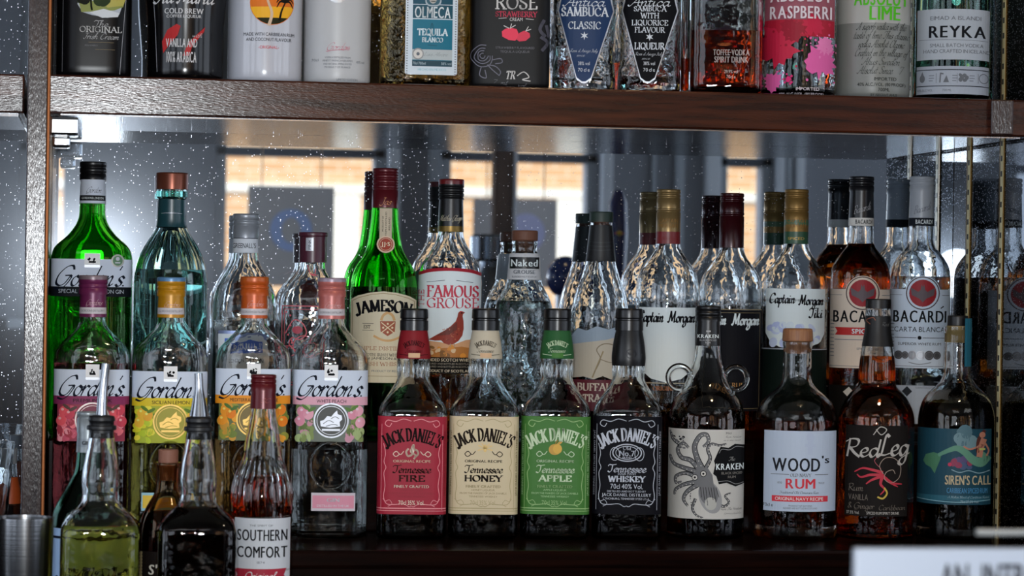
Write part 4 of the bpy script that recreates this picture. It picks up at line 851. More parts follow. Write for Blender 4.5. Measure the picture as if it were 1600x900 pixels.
def jack(cx, lab, capm, sleeve, bg, tx, orn, tx2, word, kind, side):
    b = Bottle('whiskey_bottle', lab, cx, 700, YF, Z_BASE, GF)
    b.shape([(486, 18), (515, 20), (536, 24, 10), (560, 26.5, 8), (576, 24.5, 8), (592, 24, 9), (612, 36, 10), (630, 50, 12), (642, 54, 7), (838, 54, 8)], (590, 634, 1.0, 6.5)).glassbody(CLEAR).fill(812 if kind in 'fh' else 700, glass('#8a4a28' if kind in 'fhn' else '#8a6a38', 1.34))
    b.lathe('screw_cap', [(482, 12), (482, 21.5, 3), (497, 22, 1), (498, 20.5), (500, 20.5), (501, 22), (516, 22), (516, 12)], capm)
    b.sleeve(516, 571 if kind == 'n' else 560, sleeve, .6, step=3)
    mb = MB()                                    # ribs of the glass neck
    for k in range(20):
        A = 2 * math.pi * k / 20; r = lerp_tab(b.tab, b.z(576)) - .0004; mb.tube([(r * math.cos(A), r * math.sin(A), b.z(y)) for y in (562, 576, 589)], [.0005, .0014, .0005], CLEAR, 6)
    mb.build('neck_ribs', b.root)
    if kind != 'n':
        a = b.art('neck_label'); o2 = tx2; a.t("JACK DANIEL'S", 0, 535, 7, tx, 34, 'serif', bend=26, layer=6); a.t('Tennessee', 0, 547, 6, tx, 26, 'script', .2, layer=6); a.line([(-22, 553), (0, 555), (22, 553)], .9, tx, 6)
        a.rect(-8, 551, 10, 558, ph('#b09070') if kind in 'fh' else bg, 7); a.build(5)
    else:
        a = b.art('neck_label'); a.ringo(4, 552, 8, .9, ink('#33343a'), 6, 7); a.t('No.7', 4, 552, 5, ink('#33343a'), 11, 'b', layer=6); a.build(5)
    a = b.art(); a.rect(-54, 648, 54, 799, bg, 0)
    if kind != 'n': a.rect(-54, 789, 54, 790.5, orn, 1); a.rect(-54, 793, 54, 794, orn, 1)
    for sg in (-1, 1):                           # scroll border
        a.line([(sg * 2, 655), (sg * 14, 652), (sg * 26, 656), (sg * 38, 654), (sg * 42, 660), (sg * 36, 664), (sg * 32, 659)], 1.1, orn, 1, k=7)
        a.line([(sg * 44, 690), (sg * 41, 705), (sg * 43, 718), (sg * 40, 727), (sg * 43, 736), (sg * 41, 755), (sg * 43, 772), (sg * 38, 783), (sg * 26, 784), (sg * 12, 783), (sg * 4, 787), (sg * 0, 786)], 1.1, orn, 1, k=6)
        a.line([(sg * 44, 775), (sg * 40, 779), (sg * 34, 777), (sg * 30, 783), (sg * 36, 787)], .8, orn, 1); a.line([(sg * 47, 660), (sg * 47, 792)], .6, orn, 1, sm=False)
        a.t('JACK DANIEL DISTILLERY TENNESSEE', sg * 50.6, 720, 2.6, tx2, 100, 'b', rot=-sg * math.pi / 2, layer=2)
    a.t("JACK DANIEL'S", 0, 676, 19, tx, 94, 'serif', bend=86, thick=.25, layer=3)
    if kind == 'n':
        a.ringo(0, 704, 22, 1.8, tx, 2, 13); a.ringo(0, 704, 17.5, 1.0, tx, 2, 10); a.ringo(-19, 706, 7, 1, tx, 2, 10); a.ringo(19, 706, 7, 1, tx, 2, 10); a.t('Old', 0, 697, 5, tx, 12, 'serif', layer=3); a.t('No.7', 0, 705, 8.5, tx, 24, 'b', layer=3); a.t('BRAND', 0, 711.5, 2.6, tx, 14, layer=3)
        a.t('Tennessee', 0, 728, 12, tx, 58, 'script', .12, thick=.2); a.t('SOUR MASH', 0, 736.5, 3.6, tx, 28, 'b'); a.t('WHISKEY', 0, 744.5, 8.5, tx, 56, 'serif', thick=.32); a.t('70cl 40% Vol.', 0, 756, 7.5, tx, 50, 'r'); a.t('DISTILLED AND BOTTLED BY', 0, 763.6, 3, tx, 60, 'b'); a.t('JACK DANIEL DISTILLERY', 0, 769, 4.6, tx, 76, 'b'); a.t('LYNCHBURG, TENNESSEE 37352 U.S.A.', 0, 775, 3, tx, 72, 'r')
    else:
        if kind == 'f':
            c = ph('#c4b0a0'); a.line([(-6, 698), (-9, 703), (-6, 709), (0, 706), (-1, 699), (2, 692), (3, 698), (8, 701), (9, 706), (5, 710)], 3, c, 3, k=6); a.disc(0, 701, 3.4, c, 3, 4); a.line([(2, 705), (6, 709), (3, 713)], 2.6, c, 3)
        elif kind == 'h':
            c = ph('#c0a468'); a.disc(2, 697, 3, c, 3, 6); [a.line([(2, 697), (2 + 12 * math.cos(t), 697 + 8 * math.sin(t))], 1.4, c, 3, sm=False) for t in (-2.6, -2, -1, -.5, .4, 2.7)]
        else:
            c = ph('#a8823a'); a.disc(-1, 699, 9.5, c, 3, 8.5); a.disc(3, 698, 7, ph('#b8923f'), 3.3, 7.5); a.line([(0, 691), (1, 687), (3, 685)], 1.6, c, 3); a.disc(6, 689, 4.5, c, 3, 2, -.5)
        for sg in (-1, 1): a.line([(sg * 13, 702), (sg * 18, 707), (sg * 24, 702), (sg * 29, 706), (sg * 25, 710), (sg * 20, 707)], 1.2, tx if kind != 'f' else ph('#c4b0a0'), 2)
        tb = tx if kind != 'f' else ink('#3a1a14')
        a.t('ORIGINAL RECIPE', 0, 717, 4, ph('#c4a890') if kind == 'f' else tx, 58, 'b'); a.t('Tennessee', 0, 729, 12, tb, 58, 'script', .12, thick=.2); a.t(word, 0, 743.5, 9, tb, {'FIRE': 40, 'HONEY': 58, 'APPLE': 50}[word], 'serif', thick=.36); a.t('FINELY CRAFTED', 0, 756, 4, ph('#c8b8a8') if kind == 'f' else orn, 54, 'b')
        for i, s_ in enumerate(('%s LIQUEUR' % ('CINNAMON' if kind == 'f' else 'HONEY' if kind == 'h' else 'APPLE'), 'FROM THE MAKERS OF JACK DANIELS', 'TENNESSEE WHISKEY')): a.t(s_, 0, 761.5 + i * 5, 2.8, tx2, (36, 72, 44)[i])
        a.t('70cl 35% Vol.', 0, 781, 6.5, ph('#c8b8a8') if kind == 'f' else orn, 40)
    a.build()
CAPB = paint('#0d0d0f', .3)
jack(644, 'square whiskey bottle with a deep red label', CAPB, ph('#6a1018'), ph('#861a2b'), ink('#1c0c0c'), ph('#c07a80'), ph('#7a1a26'), 'FIRE', 'f', 0)
jack(756, 'square whiskey bottle with a cream label', CAPB, ph('#a29a88'), ph('#b0a285'), ink('#241a14'), ph('#948664'), ph('#7a6a4a'), 'HONEY', 'h', 0)
jack(868, 'square whiskey bottle with a green label and apple emblem', CAPB, ph('#1e4a26'), ph('#356228'), ph('#a8b89a'), ph('#7d9c66'), ph('#8aa87a'), 'APPLE', 'a', 0)
jack(980, 'square whiskey bottle with a black label and black neck', CAPB, paint('#0b0b0d', .35), ink('#0d0d14'), ph('#a2a6b0'), ph('#9a9ea8'), ph('#8a8e98'), 'WHISKEY', 'n', 0)

def kraken():
    b = Bottle('rum_bottle', 'bottle with two small ring handles and an octopus drawing on its white label', 1104, 680, YF + .002, Z_BASE, GF)
    b.shape([(482, 16), (540, 19), (558, 21, 12), (585, 29, 16), (606, 38, 16), (624, 53, 18), (650, 60, 12), (836, 60, 9)]).glassbody(CLEAR).fill(640, glass('#a06a3a', 1.34))
    b.cap(478, 502, 19.8, BLACK, (486, 494), lip=2.5); b.sleeve(502, 540, BLACK, 1.0)
    a = b.art('neck_label'); a.t('KRAKEN', 0, 525, 5.6, WHITE, 33, 'b', layer=11); a.t('BLACK SPICED', 0, 531, 2.8, ph('#8a8a8c'), 26, layer=11); a.t('RUM', 0, 535, 2.8, ph('#8a8a8c'), 8, layer=11); a.rect(-3, 516, 4, 518.5, ph('#8a8a8c'), 11); a.build(8)
    for sg in (-1, 1):
        mb = MB(); mb.tube([((sg * 44 + 17.5 * math.cos(t)) / b.s, 0, b.z(590 - 18 * math.sin(t))) for t in [2 * math.pi * k / 28 for k in range(28)]], 4.2 / b.s, CLEAR, 12, True); mb.build('ring_handle', b.root)
    a = b.art(); a.rect(-59, 668, 59, 806, ph('#a6a49e'), 0); I = ink('#1c1c1e'); G1, G2 = ph('#5a5a5c'), ph('#7e7e7e')
    a.disc(7, 772, 17, G2, 2, 26, -.35, 30); a.disc(4, 766, 14, G1, 2.3, 20, -.35, 24); a.disc(8, 782, 9, ph('#96958f'), 2.6, 10, -.3)
    a.poly([(-22, 740), (-14, 728), (2, 726), (10, 738), (12, 752), (-2, 762), (-18, 752)], G1, 2.2)
    for x, y in ((-17, 742), (-4, 736)): a.disc(x, y, 4.2, ph('#a6a49e'), 3.2); a.ringo(x, y, 4.4, 1, I, 3.6); a.disc(x, y, 1.7, I, 3.6)
    for k in range(7): a.line([(-8 + k * 4, 757), (-6 + k * 4.4, 772 + (k % 3) * 4)], .8, I, 3)
    for P, w in (([(-6, 728), (-14, 712), (-18, 694), (-10, 678), (0, 676), (3, 686), (-4, 694)], 8), ([(-12, 728), (-24, 716), (-38, 712), (-44, 700), (-36, 690), (-28, 696)], 7), ([(-18, 732), (-34, 728), (-50, 722), (-56, 710)], 7), ([(-18, 740), (-32, 736), (-46, 742), (-46, 752), (-38, 750)], 5.5), ([(-20, 750), (-34, 754), (-46, 762), (-48, 770)], 6), ([(-14, 754), (-28, 764), (-34, 776), (-28, 786)], 6.5), ([(0, 726), (6, 712), (2, 698), (8, 690), (20, 692), (30, 690)], 5), ([(14, 780), (28, 786), (36, 780), (30, 770), (38, 766)], 4), ([(-16, 776), (-20, 790), (-14, 800), (-4, 804)], 4), ([(-44, 690), (-52, 684), (-56, 672)], 5)):
        a.line(P, lambda t, w=w: w * 1.25 * (1 - .55 * t), I, 1, k=7); a.line(P, lambda t, w=w: (w * 1.25 - 2.6) * (1 - .55 * t), G1, 1.3, k=7); Q = smooth(P, 5)
        for i in range(0, len(Q), 2): a.disc(Q[i][0] + 1, Q[i][1] + 1, .9, ph('#a6a49e'), 1.6, n=8)
    a.blobs(14, -52, 680, -34, 700, [G1, I], .8, 2.5, 5, 1); a.blobs(8, -30, 762, -20, 790, [I], .5, 1, 6, 1)
    a.poly([(18, 702), (22, 694), (34, 696), (44, 690), (59, 692), (59, 752), (46, 756), (32, 750), (20, 752), (16, 740), (11, 736), (14, 722), (12, 716)], ink('#121214'), 4); a.line([(20, 704), (24, 698), (36, 699), (46, 694), (58, 696)], .8, G2, 5); a.line([(19, 748), (34, 747), (46, 752), (58, 750)], .8, G2, 5)
    a.t('The', 40, 713, 6, ph('#8a8a86'), 9, 'script', .3, layer=5); a.t('KRAKEN', 37, 725, 9.5, WHITE, 43, 'b', layer=5); a.t('BLACK SPICED', 40, 735, 3.6, ph('#77736c'), 32, layer=5); a.t('RUM', 40, 741, 3.6, ph('#77736c'), 12, layer=5)
    a.t('Rum Kraken', 42, 679, 3, I, 24, 'script', .3); a.t('is a sea beast', 40, 684, 2.6, I, 26, 'script', .3); a.t('Rum The Kraken', 40, 790, 4, I, 32, 'script', .3); a.t('formidable', 42, 797, 3, I, 26, 'script', .3); a.t('70cl', 34, 673.5, 3, I, 9, 'r'); a.build()
def woods():
    b = Bottle('rum_bottle', 'round dark rum bottle with a pale wooden stopper and white label', 1244, 680, YF, Z_BASE, GF)
    b.shape([(534, 23), (538, 23.5, 2), (545, 22, 3), (594, 22, 10), (606, 30, 10), (626, 56, 20), (655, 65, 14), (836, 65, 10)]).glassbody(CLEAR, floor=.014).fill(655, DARKRUM)
    b.lathe('wooden_stopper', [(513, 12), (513, 23, 4), (533, 24, 2), (534, 19), (552, 18), (552, 8)], None or wood('pale_stopper', '#8a5a3c', '#a8764e', .5, (200, 200, 8), .0001, 300))
    a = b.art(); L = ph('#9ca6b6'); a.rect(-49, 670, 62, 794, L, 0); D = ink('#23252c')
    a.rect(18, 676, 26, 706, ph('#98a2b4'), 1); a.disc(22, 680, 6, ph('#98a2b4'), 1, 7); a.rect(14, 690, 30, 694, ph('#98a2b4'), 1)
    a.t('WOOD', 1, 722, 20, D, 74, 'b', thick=.2); a.t("'s", 46, 714, 11, D, 12, 'b'); a.line([(-38, 737), (-10, 737)], .9, GREY, 1, sm=False); a.line([(30, 737), (50, 737)], .9, GREY, 1, sm=False); a.t('OLD NAVY', 8, 738, 4.6, GREY, 32, 'serif')
    R = ph('#b02c38'); a.t('RUM', 8, 751, 15, R, 46, 'b'); a.t('100', -24, 750, 3, GREY, 7); a.t('PROOF', 40, 750, 3, GREY, 9); a.t('Traditional Old Demerara Rum', 6, 764.5, 4, D, 60, 'script', .2); a.rect(-36, 770, 50, 779, R, 1); a.t('ORIGINAL NAVY RECIPE', 6, 774.5, 5, WHITE, 74, 'r', layer=3); a.t('70cl e', -46 + 4, 785, 5, D, 16); a.t('PRODUCT OF GUYANA', 8, 785, 2.6, GREY, 36); a.t('BLENDED AND BOTTLED IN SCOTLAND', 8, 789, 2.6, GREY, 52); a.build()
def redleg():
    b = Bottle('rum_bottle', 'amber bottle with bulging neck and white handwriting on a black label', 1369, 680, YF - .006, Z_BASE, GF)
    b.shape([(470, 16), (482, 18), (492, 19), (516, 19.5, 6), (540, 24, 10), (575, 29, 18), (602, 28, 8), (618, 46, 14), (645, 59, 16), (836, 60, 10)]).glassbody(CLEAR).fill(556, glass('#f8a858', 1.34))
    b.cap(467, 482, 19.5, paint('#141210', .4), lip=2, n=72, knurl=1); b.sleeve(484, 494, glass('#ffffff', 1.3), 1.0, name='neck_ring'); b.sleeve(494, 541, paint('#0e0d0d', .5), .7)
    a = b.art('neck_label'); a.line([(-12, 506), (-18, 500), (-8, 496), (-4, 500)], 1.2, ph('#7a4a3a'), 8); a.t('Red', 12, 506, 6, ph('#5a5a5a'), 10, 'script', .3, layer=8); a.build(8)
    a = b.art(); a.rect(-47, 662, 49, 802, ink('#1d1917'), 0); Wt = ph('#9a9690'); a.t('Red', -20, 697, 27, Wt, 50, 'script', .12, thick=.16); a.t('Leg', 28, 692, 32, Wt, 42, 'script', .12, thick=.15); a.line([(-4, 676), (6, 664), (16, 668), (8, 676), (0, 668)], 1.4, Wt, 2)
    R = ph('#a02a38')
    P = [(12, 736), (6, 724), (14, 712), (28, 712), (38, 724), (36, 742), (24, 750), (14, 744), (16, 734), (26, 730), (30, 736)]; a.line(P, 1, ph('#8a7c70'), 2, k=8)
    for Q in ([(10, 734), (-6, 730), (-20, 728), (-32, 734)], [(8, 738), (-8, 738), (-22, 742), (-28, 738)], [(8, 740), (-6, 746), (-14, 752)], [(10, 742), (8, 752), (14, 760), (8, 768)], [(14, 742), (26, 750), (40, 752)], [(10, 738), (20, 748), (34, 756)]): a.line(Q, lambda t: 5 * (1 - .7 * t), R, 2)
    a.line([(14, 758), (18, 766), (12, 774), (4, 772)], 2.6, ph('#a8903c'), 3); a.line([(8, 728), (-2, 716), (8, 706)], .7, ph('#a8505a'), 2)
    T = ph('#5d564e'); a.t('Rum', -30, 758, 11, T, 22, 'script', .1); a.t('VANILLA', -26, 773, 9, T, 30, 'l'); a.t('& Ginger', -22, 786, 9, T, 40, 'script', .1); a.t('Caribbean', 26, 788, 8, T, 40, 'script', .1); a.t('37.5% Vol.', -34, 797, 4.6, Wt, 20); a.t('SPICED RUM SPIRIT DRINK', 12, 797, 4.2, Wt, 50, 'b'); a.build()
def siren():
    b = Bottle('rum_bottle', 'dark rum bottle with teal label and black stopper, front row end by the side panel', 1494, 680, YF, Z_BASE, GF)
    b.shape([(510, 22), (516, 22.5, 2), (522, 20.5, 2), (590, 22, 10), (604, 33, 12), (622, 53, 18), (650, 59.8, 14), (836, 59.8, 10)]).glassbody(CLEAR, floor=.012).fill(628, glass('#8c7848', 1.34))
    b.lathe('stopper', [(493, 8), (493, 16, 2), (509, 16.5, 1), (509.5, 12)], paint('#101012', .4)); b.lathe('cork', [(509, 9), (509, 17.5), (535, 17), (535, 8)], paint('#a08a58', .7))
    mb = MB(); w = 6.5
    for i, (ya, yb_) in enumerate(((497, 509), (509, 572))):
        r = 17 / b.s if i == 0 else None
        vs = []
        for x in (11, 15, 19, 21.5):
            for y in (ya, yb_): lx, z = x / b.s, b.z(y); q = 22.8 / b.s; vs.append((lx * 1.0, -math.sqrt(max(q * q - lx * lx, 0)) - .0006, z))
        mb.add(vs, [(0, 2, 3, 1), (2, 4, 5, 3), (4, 6, 7, 5)], ph('#1f566a'))
    mb.build('paper_seal', b.root, fix=False)
    a = b.art(); T0 = ph('#183a48'); a.rect(-61, 667, 54, 784, T0, 0); a.rect(-61, 770, 54, 778, ph('#24505f'), 1); a.line([(-60, 777), (0, 780), (53, 777)], 1.2, ph('#6f98a4'), 2); a.blobs(8, 4, 670, 24, 690, [ph('#44606a'), ph('#5a747c')], 6, 12, 4, .6)
    G = ph('#4f7a66'); a.poly([(-50, 718), (-46, 708), (-34, 704), (-22, 708), (-24, 716), (-28, 726), (-32, 737), (-38, 728), (-46, 724)], ph('#3f6a50'), 2)
    a.line([(-26, 708), (-10, 700), (2, 697), (14, 703), (26, 714), (38, 718), (46, 710)], lambda t: 5 + 11 * t, G, 2.4, k=8)
    S_ = ph('#9a6a58'); a.line([(36, 708), (38, 696), (42, 684)], 9, S_, 3); a.disc(40, 676, 4.6, S_, 3.2); a.line([(38, 692), (22, 698), (12, 694)], 2.6, S_, 3); a.line([(45, 690), (50, 700), (47, 708)], 2.6, S_, 3); a.line([(43, 670), (34, 684), (33, 702)], 5, ph('#4a2620'), 2.9); a.line([(36, 698), (44, 698)], 3, ph('#9aa05a'), 4, sm=False)
    a.blobs(16, -4, 712, 24, 728, [ph('#4a3f62'), ph('#3c4a66'), ph('#7a3048')], 3, 7, 9, 1.6); a.line([(-6, 730), (6, 734), (20, 731), (36, 735), (52, 731)], 1.4, ph('#6f8a94'), 4); a.disc(-9, 722, 3, ph('#a02c48'), 4)
    a.t("SIREN'S CALL", 19, 746, 14, ph('#a89a7c'), 70, 'b', layer=5); a.t('CARIBBEAN SPICED RUM', 18, 762, 8, ph('#3f78a0'), 62, 'b', layer=5); a.t('A Molten Blend of Caribbean Rums', 20, 772, 3.6, ph('#8aa0a8'), 62, 'script', .1, layer=5); a.t('70cl 37.5% Vol.', 22, 779, 4, ph('#8aa0a8'), 28, layer=5); a.build()
kraken(); woods(); redleg(); siren()
# ================================================================ upper shelf (the tops run out of the photograph)
ZU = Z_UP1
def upper(name, lab, cx, y, prof, body=None, Y=None, turn=0): return Bottle(name, lab, cx, y, Y or YU, ZU, GU, turn).shape(prof, body)
def std(hw, sh=-120, nk=17): return [(sh - 140, nk), (sh - 60, nk + 1, 20), (sh - 20, hw * .75, 30), (sh + 20, hw, 20), (150, hw, 6)]
def irish_cream():
    b = upper('liqueur_bottle', 'glossy black bottle with a painted landscape label, upper shelf end by the post', 147, 60, std(58), (-150, -100, .8, 4)).solidbody(paint('#08080a', .25, spec=.15)); b.cap(-262, -225, 20, BLACK)
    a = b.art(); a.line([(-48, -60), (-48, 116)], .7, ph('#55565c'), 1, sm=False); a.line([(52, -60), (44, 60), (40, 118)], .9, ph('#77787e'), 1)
    a.poly([(-24, -40), (48, -40), (46, 2), (40, 20), (38, 26), (20, 32), (10, 30), (-4, 28), (-18, 24), (-26, 12), (-26, -10)], ph('#8a9098'), 1); a.poly([(-26, 2), (10, 8), (46, -4), (44, 14), (30, 20), (-20, 24)], ph('#6a7038'), 2); a.poly([(8, 6), (48, 0), (44, 12), (20, 16)], ph('#8a8440'), 2.4); a.poly([(-8, 24), (14, 18), (38, 24), (36, 30), (12, 32)], ph('#a4a8ac'), 3); a.line([(-6, 2), (-5, 14), (-4, 20)], 3, ink('#1c2014'), 3)
    a.blobs(26, -22, -22, 20, 8, [ink('#20281a'), ink('#2d3a22'), ink('#161a10')], 4, 9, 3, 2.8); a.blobs(8, 22, -20, 44, -6, [ph('#99a0a6'), ph('#b0b4b8')], 4, 8, 4, 1.5)
    a.t('The', 10, 41, 10, ph('#98989a'), 22, 'script', .3); a.t('ORIGINAL', 10, 50, 8.5, ph('#a0a0a0'), 64, 'serif', thick=.16); a.t('Irish Cream', 12, 60.5, 9, ph('#98989a'), 52, 'script', .4); a.line([(-8, 70), (30, 70)], .5, ph('#6a5c40'), 2, sm=False); a.t('IRISH WHISKEY', -4, 75, 2.4, ph('#55565a'), 20); a.line([(2, 81), (32, 81)], .5, ph('#6a5c40'), 2, sm=False); a.build()
def coffee():
    b = upper('liqueur_bottle', 'black tapering bottle with white script and red brush marks', 290, 60, [(-250, 17), (-190, 18, 10), (-150, 40, 30), (-100, 68, 30), (-40, 66), (40, 59), (150, 49, 6)]).solidbody(paint('#070709', .16, spec=.4)); b.cap(-258, -215, 20, BLACK)
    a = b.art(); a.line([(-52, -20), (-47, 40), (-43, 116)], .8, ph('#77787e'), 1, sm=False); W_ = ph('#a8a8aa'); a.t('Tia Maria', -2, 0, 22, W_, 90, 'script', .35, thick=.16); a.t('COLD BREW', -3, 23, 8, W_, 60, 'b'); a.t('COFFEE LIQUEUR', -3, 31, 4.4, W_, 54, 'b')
    R = ph('#8c1a1c'); a.poly([(-34, 88), (-36, 70), (-28, 52), (-14, 43), (-8, 46), (-12, 60), (-24, 74)], R, 1); a.poly([(4, 72), (24, 52), (30, 46), (28, 54), (10, 78), (6, 92), (-4, 92)], R, 1); a.t('with', 18, 60, 6, W_, 14, 'script', .3)
    a.t('VANILLA AND', -6, 72, 13, W_, 48, 'b', layer=3); a.t('100% ARABICA', -6, 94, 16, W_, 46, 'b', layer=3); a.build(14)
def coconut():
    b = upper('liqueur_bottle', 'opaque white bottle with a palm tree and sunset disc', 414, 60, std(58, -150), None).solidbody(paint('#b9bcc6', .2, coat=.3)); b.cap(-292, -250, 20, paint('#c8cad0', .3))
    a = b.art(); a.disc(10, 10, 34, ph('#b05a14'), 1, 34); a.poly([(10 + 33 * math.cos(t), 10 + 33 * math.sin(t)) for t in [(.15 + k * .09) for k in range(32)]], ph('#c08c18'), 1.4); a.poly([(10 + 33 * math.cos(t), 10 + 33 * math.sin(t)) for t in [(.75 + k * .07) for k in range(24)]], ink('#2a2a18'), 1.8)
    I = ink('#1a1712')
    a.line([(6, 44), (10, 26), (4, 8), (-2, -14)], lambda t: 5 - 2 * t, ph('#a8927c'), 2.4); a.line([(22, 36), (25, 22), (30, 10)], lambda t: 3.4 - 1.4 * t, I, 2.4)
    for cx, cy, r in ((-2, -16, 17), (30, 8, 13)):
        for t in (-2.9, -2.3, -1.6, -.9, -.2, .35, 2.8): a.line([(cx, cy), (cx + r * .6 * math.cos(t), cy + r * .6 * math.sin(t) - 3), (cx + r * math.cos(t), cy + r * math.sin(t) + 4)], lambda q: 4 * (1 - .7 * q), I, 2.8)
    a.t('MADE WITH CARIBBEAN RUM', 6, 58.5, 5, INK, 78); a.t('AND COCONUT FLAVOUR', 6, 66.5, 5, INK, 70); a.t('-ORIGINAL-', 6, 78.5, 4.6, ph('#a8323c'), 32); a.build()
def frosted():
    b = upper('vodka_bottle', 'frosted white bottle with a silver seal and faint red signature', 527, 60, std(52, -150), None).solidbody(paint('#b9bbbe', .38)); b.cap(-292, -250, 20, paint('#c8cad0', .3))
    a = b.art(); a.disc(0, -10, 20, foil('#d8dade', .2), 2, 20); a.t('Gordon', 3, 77, 12, ph('#a05a68'), 34, 'script', .5, thick=.08); a.line([(-14, 84), (4, 82), (20, 80)], .7, ph('#a05a68'), 2)
    for i, (s_, w) in enumerate((('VODKA DISTILLED FROM', 40), ('FINEST FRENCH GRAPES', 46), ('AND NATURAL SPRING WATER', 44), ('PRODUCT OF FRANCE', 40))): a.t(s_, 1, 94 + i * 5, 2.8, GREY, w)
    a.t('70cl', -34, 98, 4, GREY, 11); a.t('40% vol', 36, 100, 4, GREY, 12); a.t('LIMITED EDITION', 16, 128, 3.4, GREY, 32); a.build()
def tequila():
    b = upper('tequila_bottle', 'textured clear bottle with gold shimmer and a turquoise label edged in white', 664, 60, std(70, -150), (-180, -130, .62, 3.2), turn=.06).glassbody(bumpy_glass('#f9ecca', 90, .0022)); b.fill(-40, WATER); b.cap(-292, -240, 22, paint('#8a7340', .4, .6))
    a = b.art(); Wt = ph('#a8b2ba'); a.rrect(-33, -60, 48, 120, 4, Wt, 0); T0 = ph('#12586c'); a.rect(-22, -60, 40, 11, ph('#123c4c'), 1); a.rect(-22, 34, 40, 106, T0, 1)
    for k in range(44): a.rect(-31, -50 + k * 3.9, -29, -48.4 + k * 3.9, GREY, 1); a.rect(44, -50 + k * 3.9, 46, -48.4 + k * 3.9, GREY, 1)
    a.rrect(-3, -12, 22, 14, 8, ph('#88939a'), 2); a.rrect(-1, -10, 20, 12, 7, ph('#2a4a58'), 2.3); a.disc(9, 2, 6, ph('#8c8c88'), 2.7, 8); a.rect(5, 0, 8, 1.5, INK, 3); a.rect(11, 0, 14, 1.5, INK, 3); a.rect(6, 6, 13, 7, INK, 3)
    a.rect(-22, 12, 40, 34, ph('#173f4e'), 1); a.t('OLMECA', 9, 23.5, 17, ph('#b0b8bc'), 56, 'b', layer=3); a.rect(-22, 33, 40, 34.4, Wt, 2); a.t('TEQUILA', 9, 54, 10, ph('#a8b6bc'), 46, 'serif', thick=.24); a.t('BLANCO', 9, 66, 7, ph('#a8b6bc'), 32, 'serif', thick=.24); a.line([(6, 48), (8, 40), (10, 48)], .8, ph('#0c3644'), 2); a.line([(2, 74), (16, 75)], .7, ph('#0c3644'), 2)
    a.rect(-22, 81, 40, 97, ph('#8f9799'), 2); a.t('Luis Alvarez', 16, 88, 6, GREY, 38, 'script', .3, thick=.08, layer=3); a.disc(-13, 88, 9, ph('#77787a'), 3); a.disc(-13, 88, 7, ph('#aaa8a4'), 3.3); a.disc(-13, 88, 2.6, GREY, 3.6); a.rect(-22, 98, 40, 107, ph('#1a3440'), 2); a.t('70cl 700ml', -11, 102.5, 4, ph('#8a9aa2'), 20, layer=3); a.t('38% vol', 31, 102.5, 4, ph('#8a9aa2'), 16, layer=3); a.t('HECHO EN MEXICO', 9, 112, 3.6, ph('#6a98a4'), 44); a.build()
def rose():
    b = upper('liqueur_bottle', 'matte black square bottle with pink strawberries and a silver rose', 797, 60, std(62, -150), (-180, -130, .8, 6)).solidbody(paint('#0a0a0c', .5, spec=.25)); b.cap(-292, -250, 20, BLACK)
    a = b.art(); W_ = ph('#a8a6a6'); P = ph('#c03048'); a.t('ROSE', 9, 9, 20, W_, 64, 'serif', thick=.16); a.t('STRAWBERRY', 9, 27, 8, ph('#a02840'), 64, 'serif', thick=.18); a.t('CREAM', 9, 35, 5, W_, 20); a.line([(-18, 34), (-6, 33)], .8, W_, 2, sm=False); a.line([(24, 34), (36, 35)], .8, W_, 2, sm=False)
    a.poly([(-8, 50), (0, 48), (10, 50), (14, 60), (8, 68), (-2, 67), (-12, 62), (-13, 54)], P, 2); a.poly([(14, 56), (22, 52), (30, 56), (31, 62), (24, 68), (14, 69), (10, 66)], ph('#b02c42'), 2.4); a.line([(-2, 49), (-10, 45)], 1.2, W_, 3, sm=False); a.line([(0, 49), (2, 42)], 1.2, W_, 3, sm=False); a.line([(0, 49), (8, 44)], 1.2, W_, 3, sm=False); a.line([(24, 53), (32, 50)], 1.2, W_, 3, sm=False); a.line([(24, 53), (28, 46)], 1.2, W_, 3, sm=False)
    a.t('STRAWBERRY FLAVOURED', 8, 79, 3.4, ph('#55545a'), 60); a.t('TEQUILA LIQUEUR', 8, 85, 3.4, ph('#55545a'), 46); S_ = ph('#5c5c68')
    for r in (4, 8, 12, 17): a.line([(-42 + r * math.cos(t) * (1 + .12 * math.sin(3 * t + r)), 92 + r * math.sin(t)) for t in [k * .5 for k in range(11)]], 1.3, S_, 2)
    for P2 in ([(-34, 106), (-22, 108), (-14, 116), (-16, 122)], [(-34, 106), (-26, 114), (-16, 122)], [(-44, 110), (-46, 122), (-36, 126), (-38, 114)], [(-26, 98), (-14, 96), (-12, 102), (-22, 104)]): a.line(P2, 1.4, S_, 2)
    for P2 in ([(52, 36), (46, 50), (54, 60)], [(48, 62), (58, 70), (50, 82)], [(56, 44), (60, 60)]): a.line(P2, 5, ph('#3a3a44'), 1)
    a.t('Tr', 2, 121, 12, W_, 14, 'serif', .2); a.line([(12, 122), (22, 116), (30, 124), (20, 128), (32, 130)], 1.6, W_, 2); a.t('700ml 15% vol', 0, 134, 6, ph('#6a6a70'), 50, 'script', .3, rot=.12); a.build()
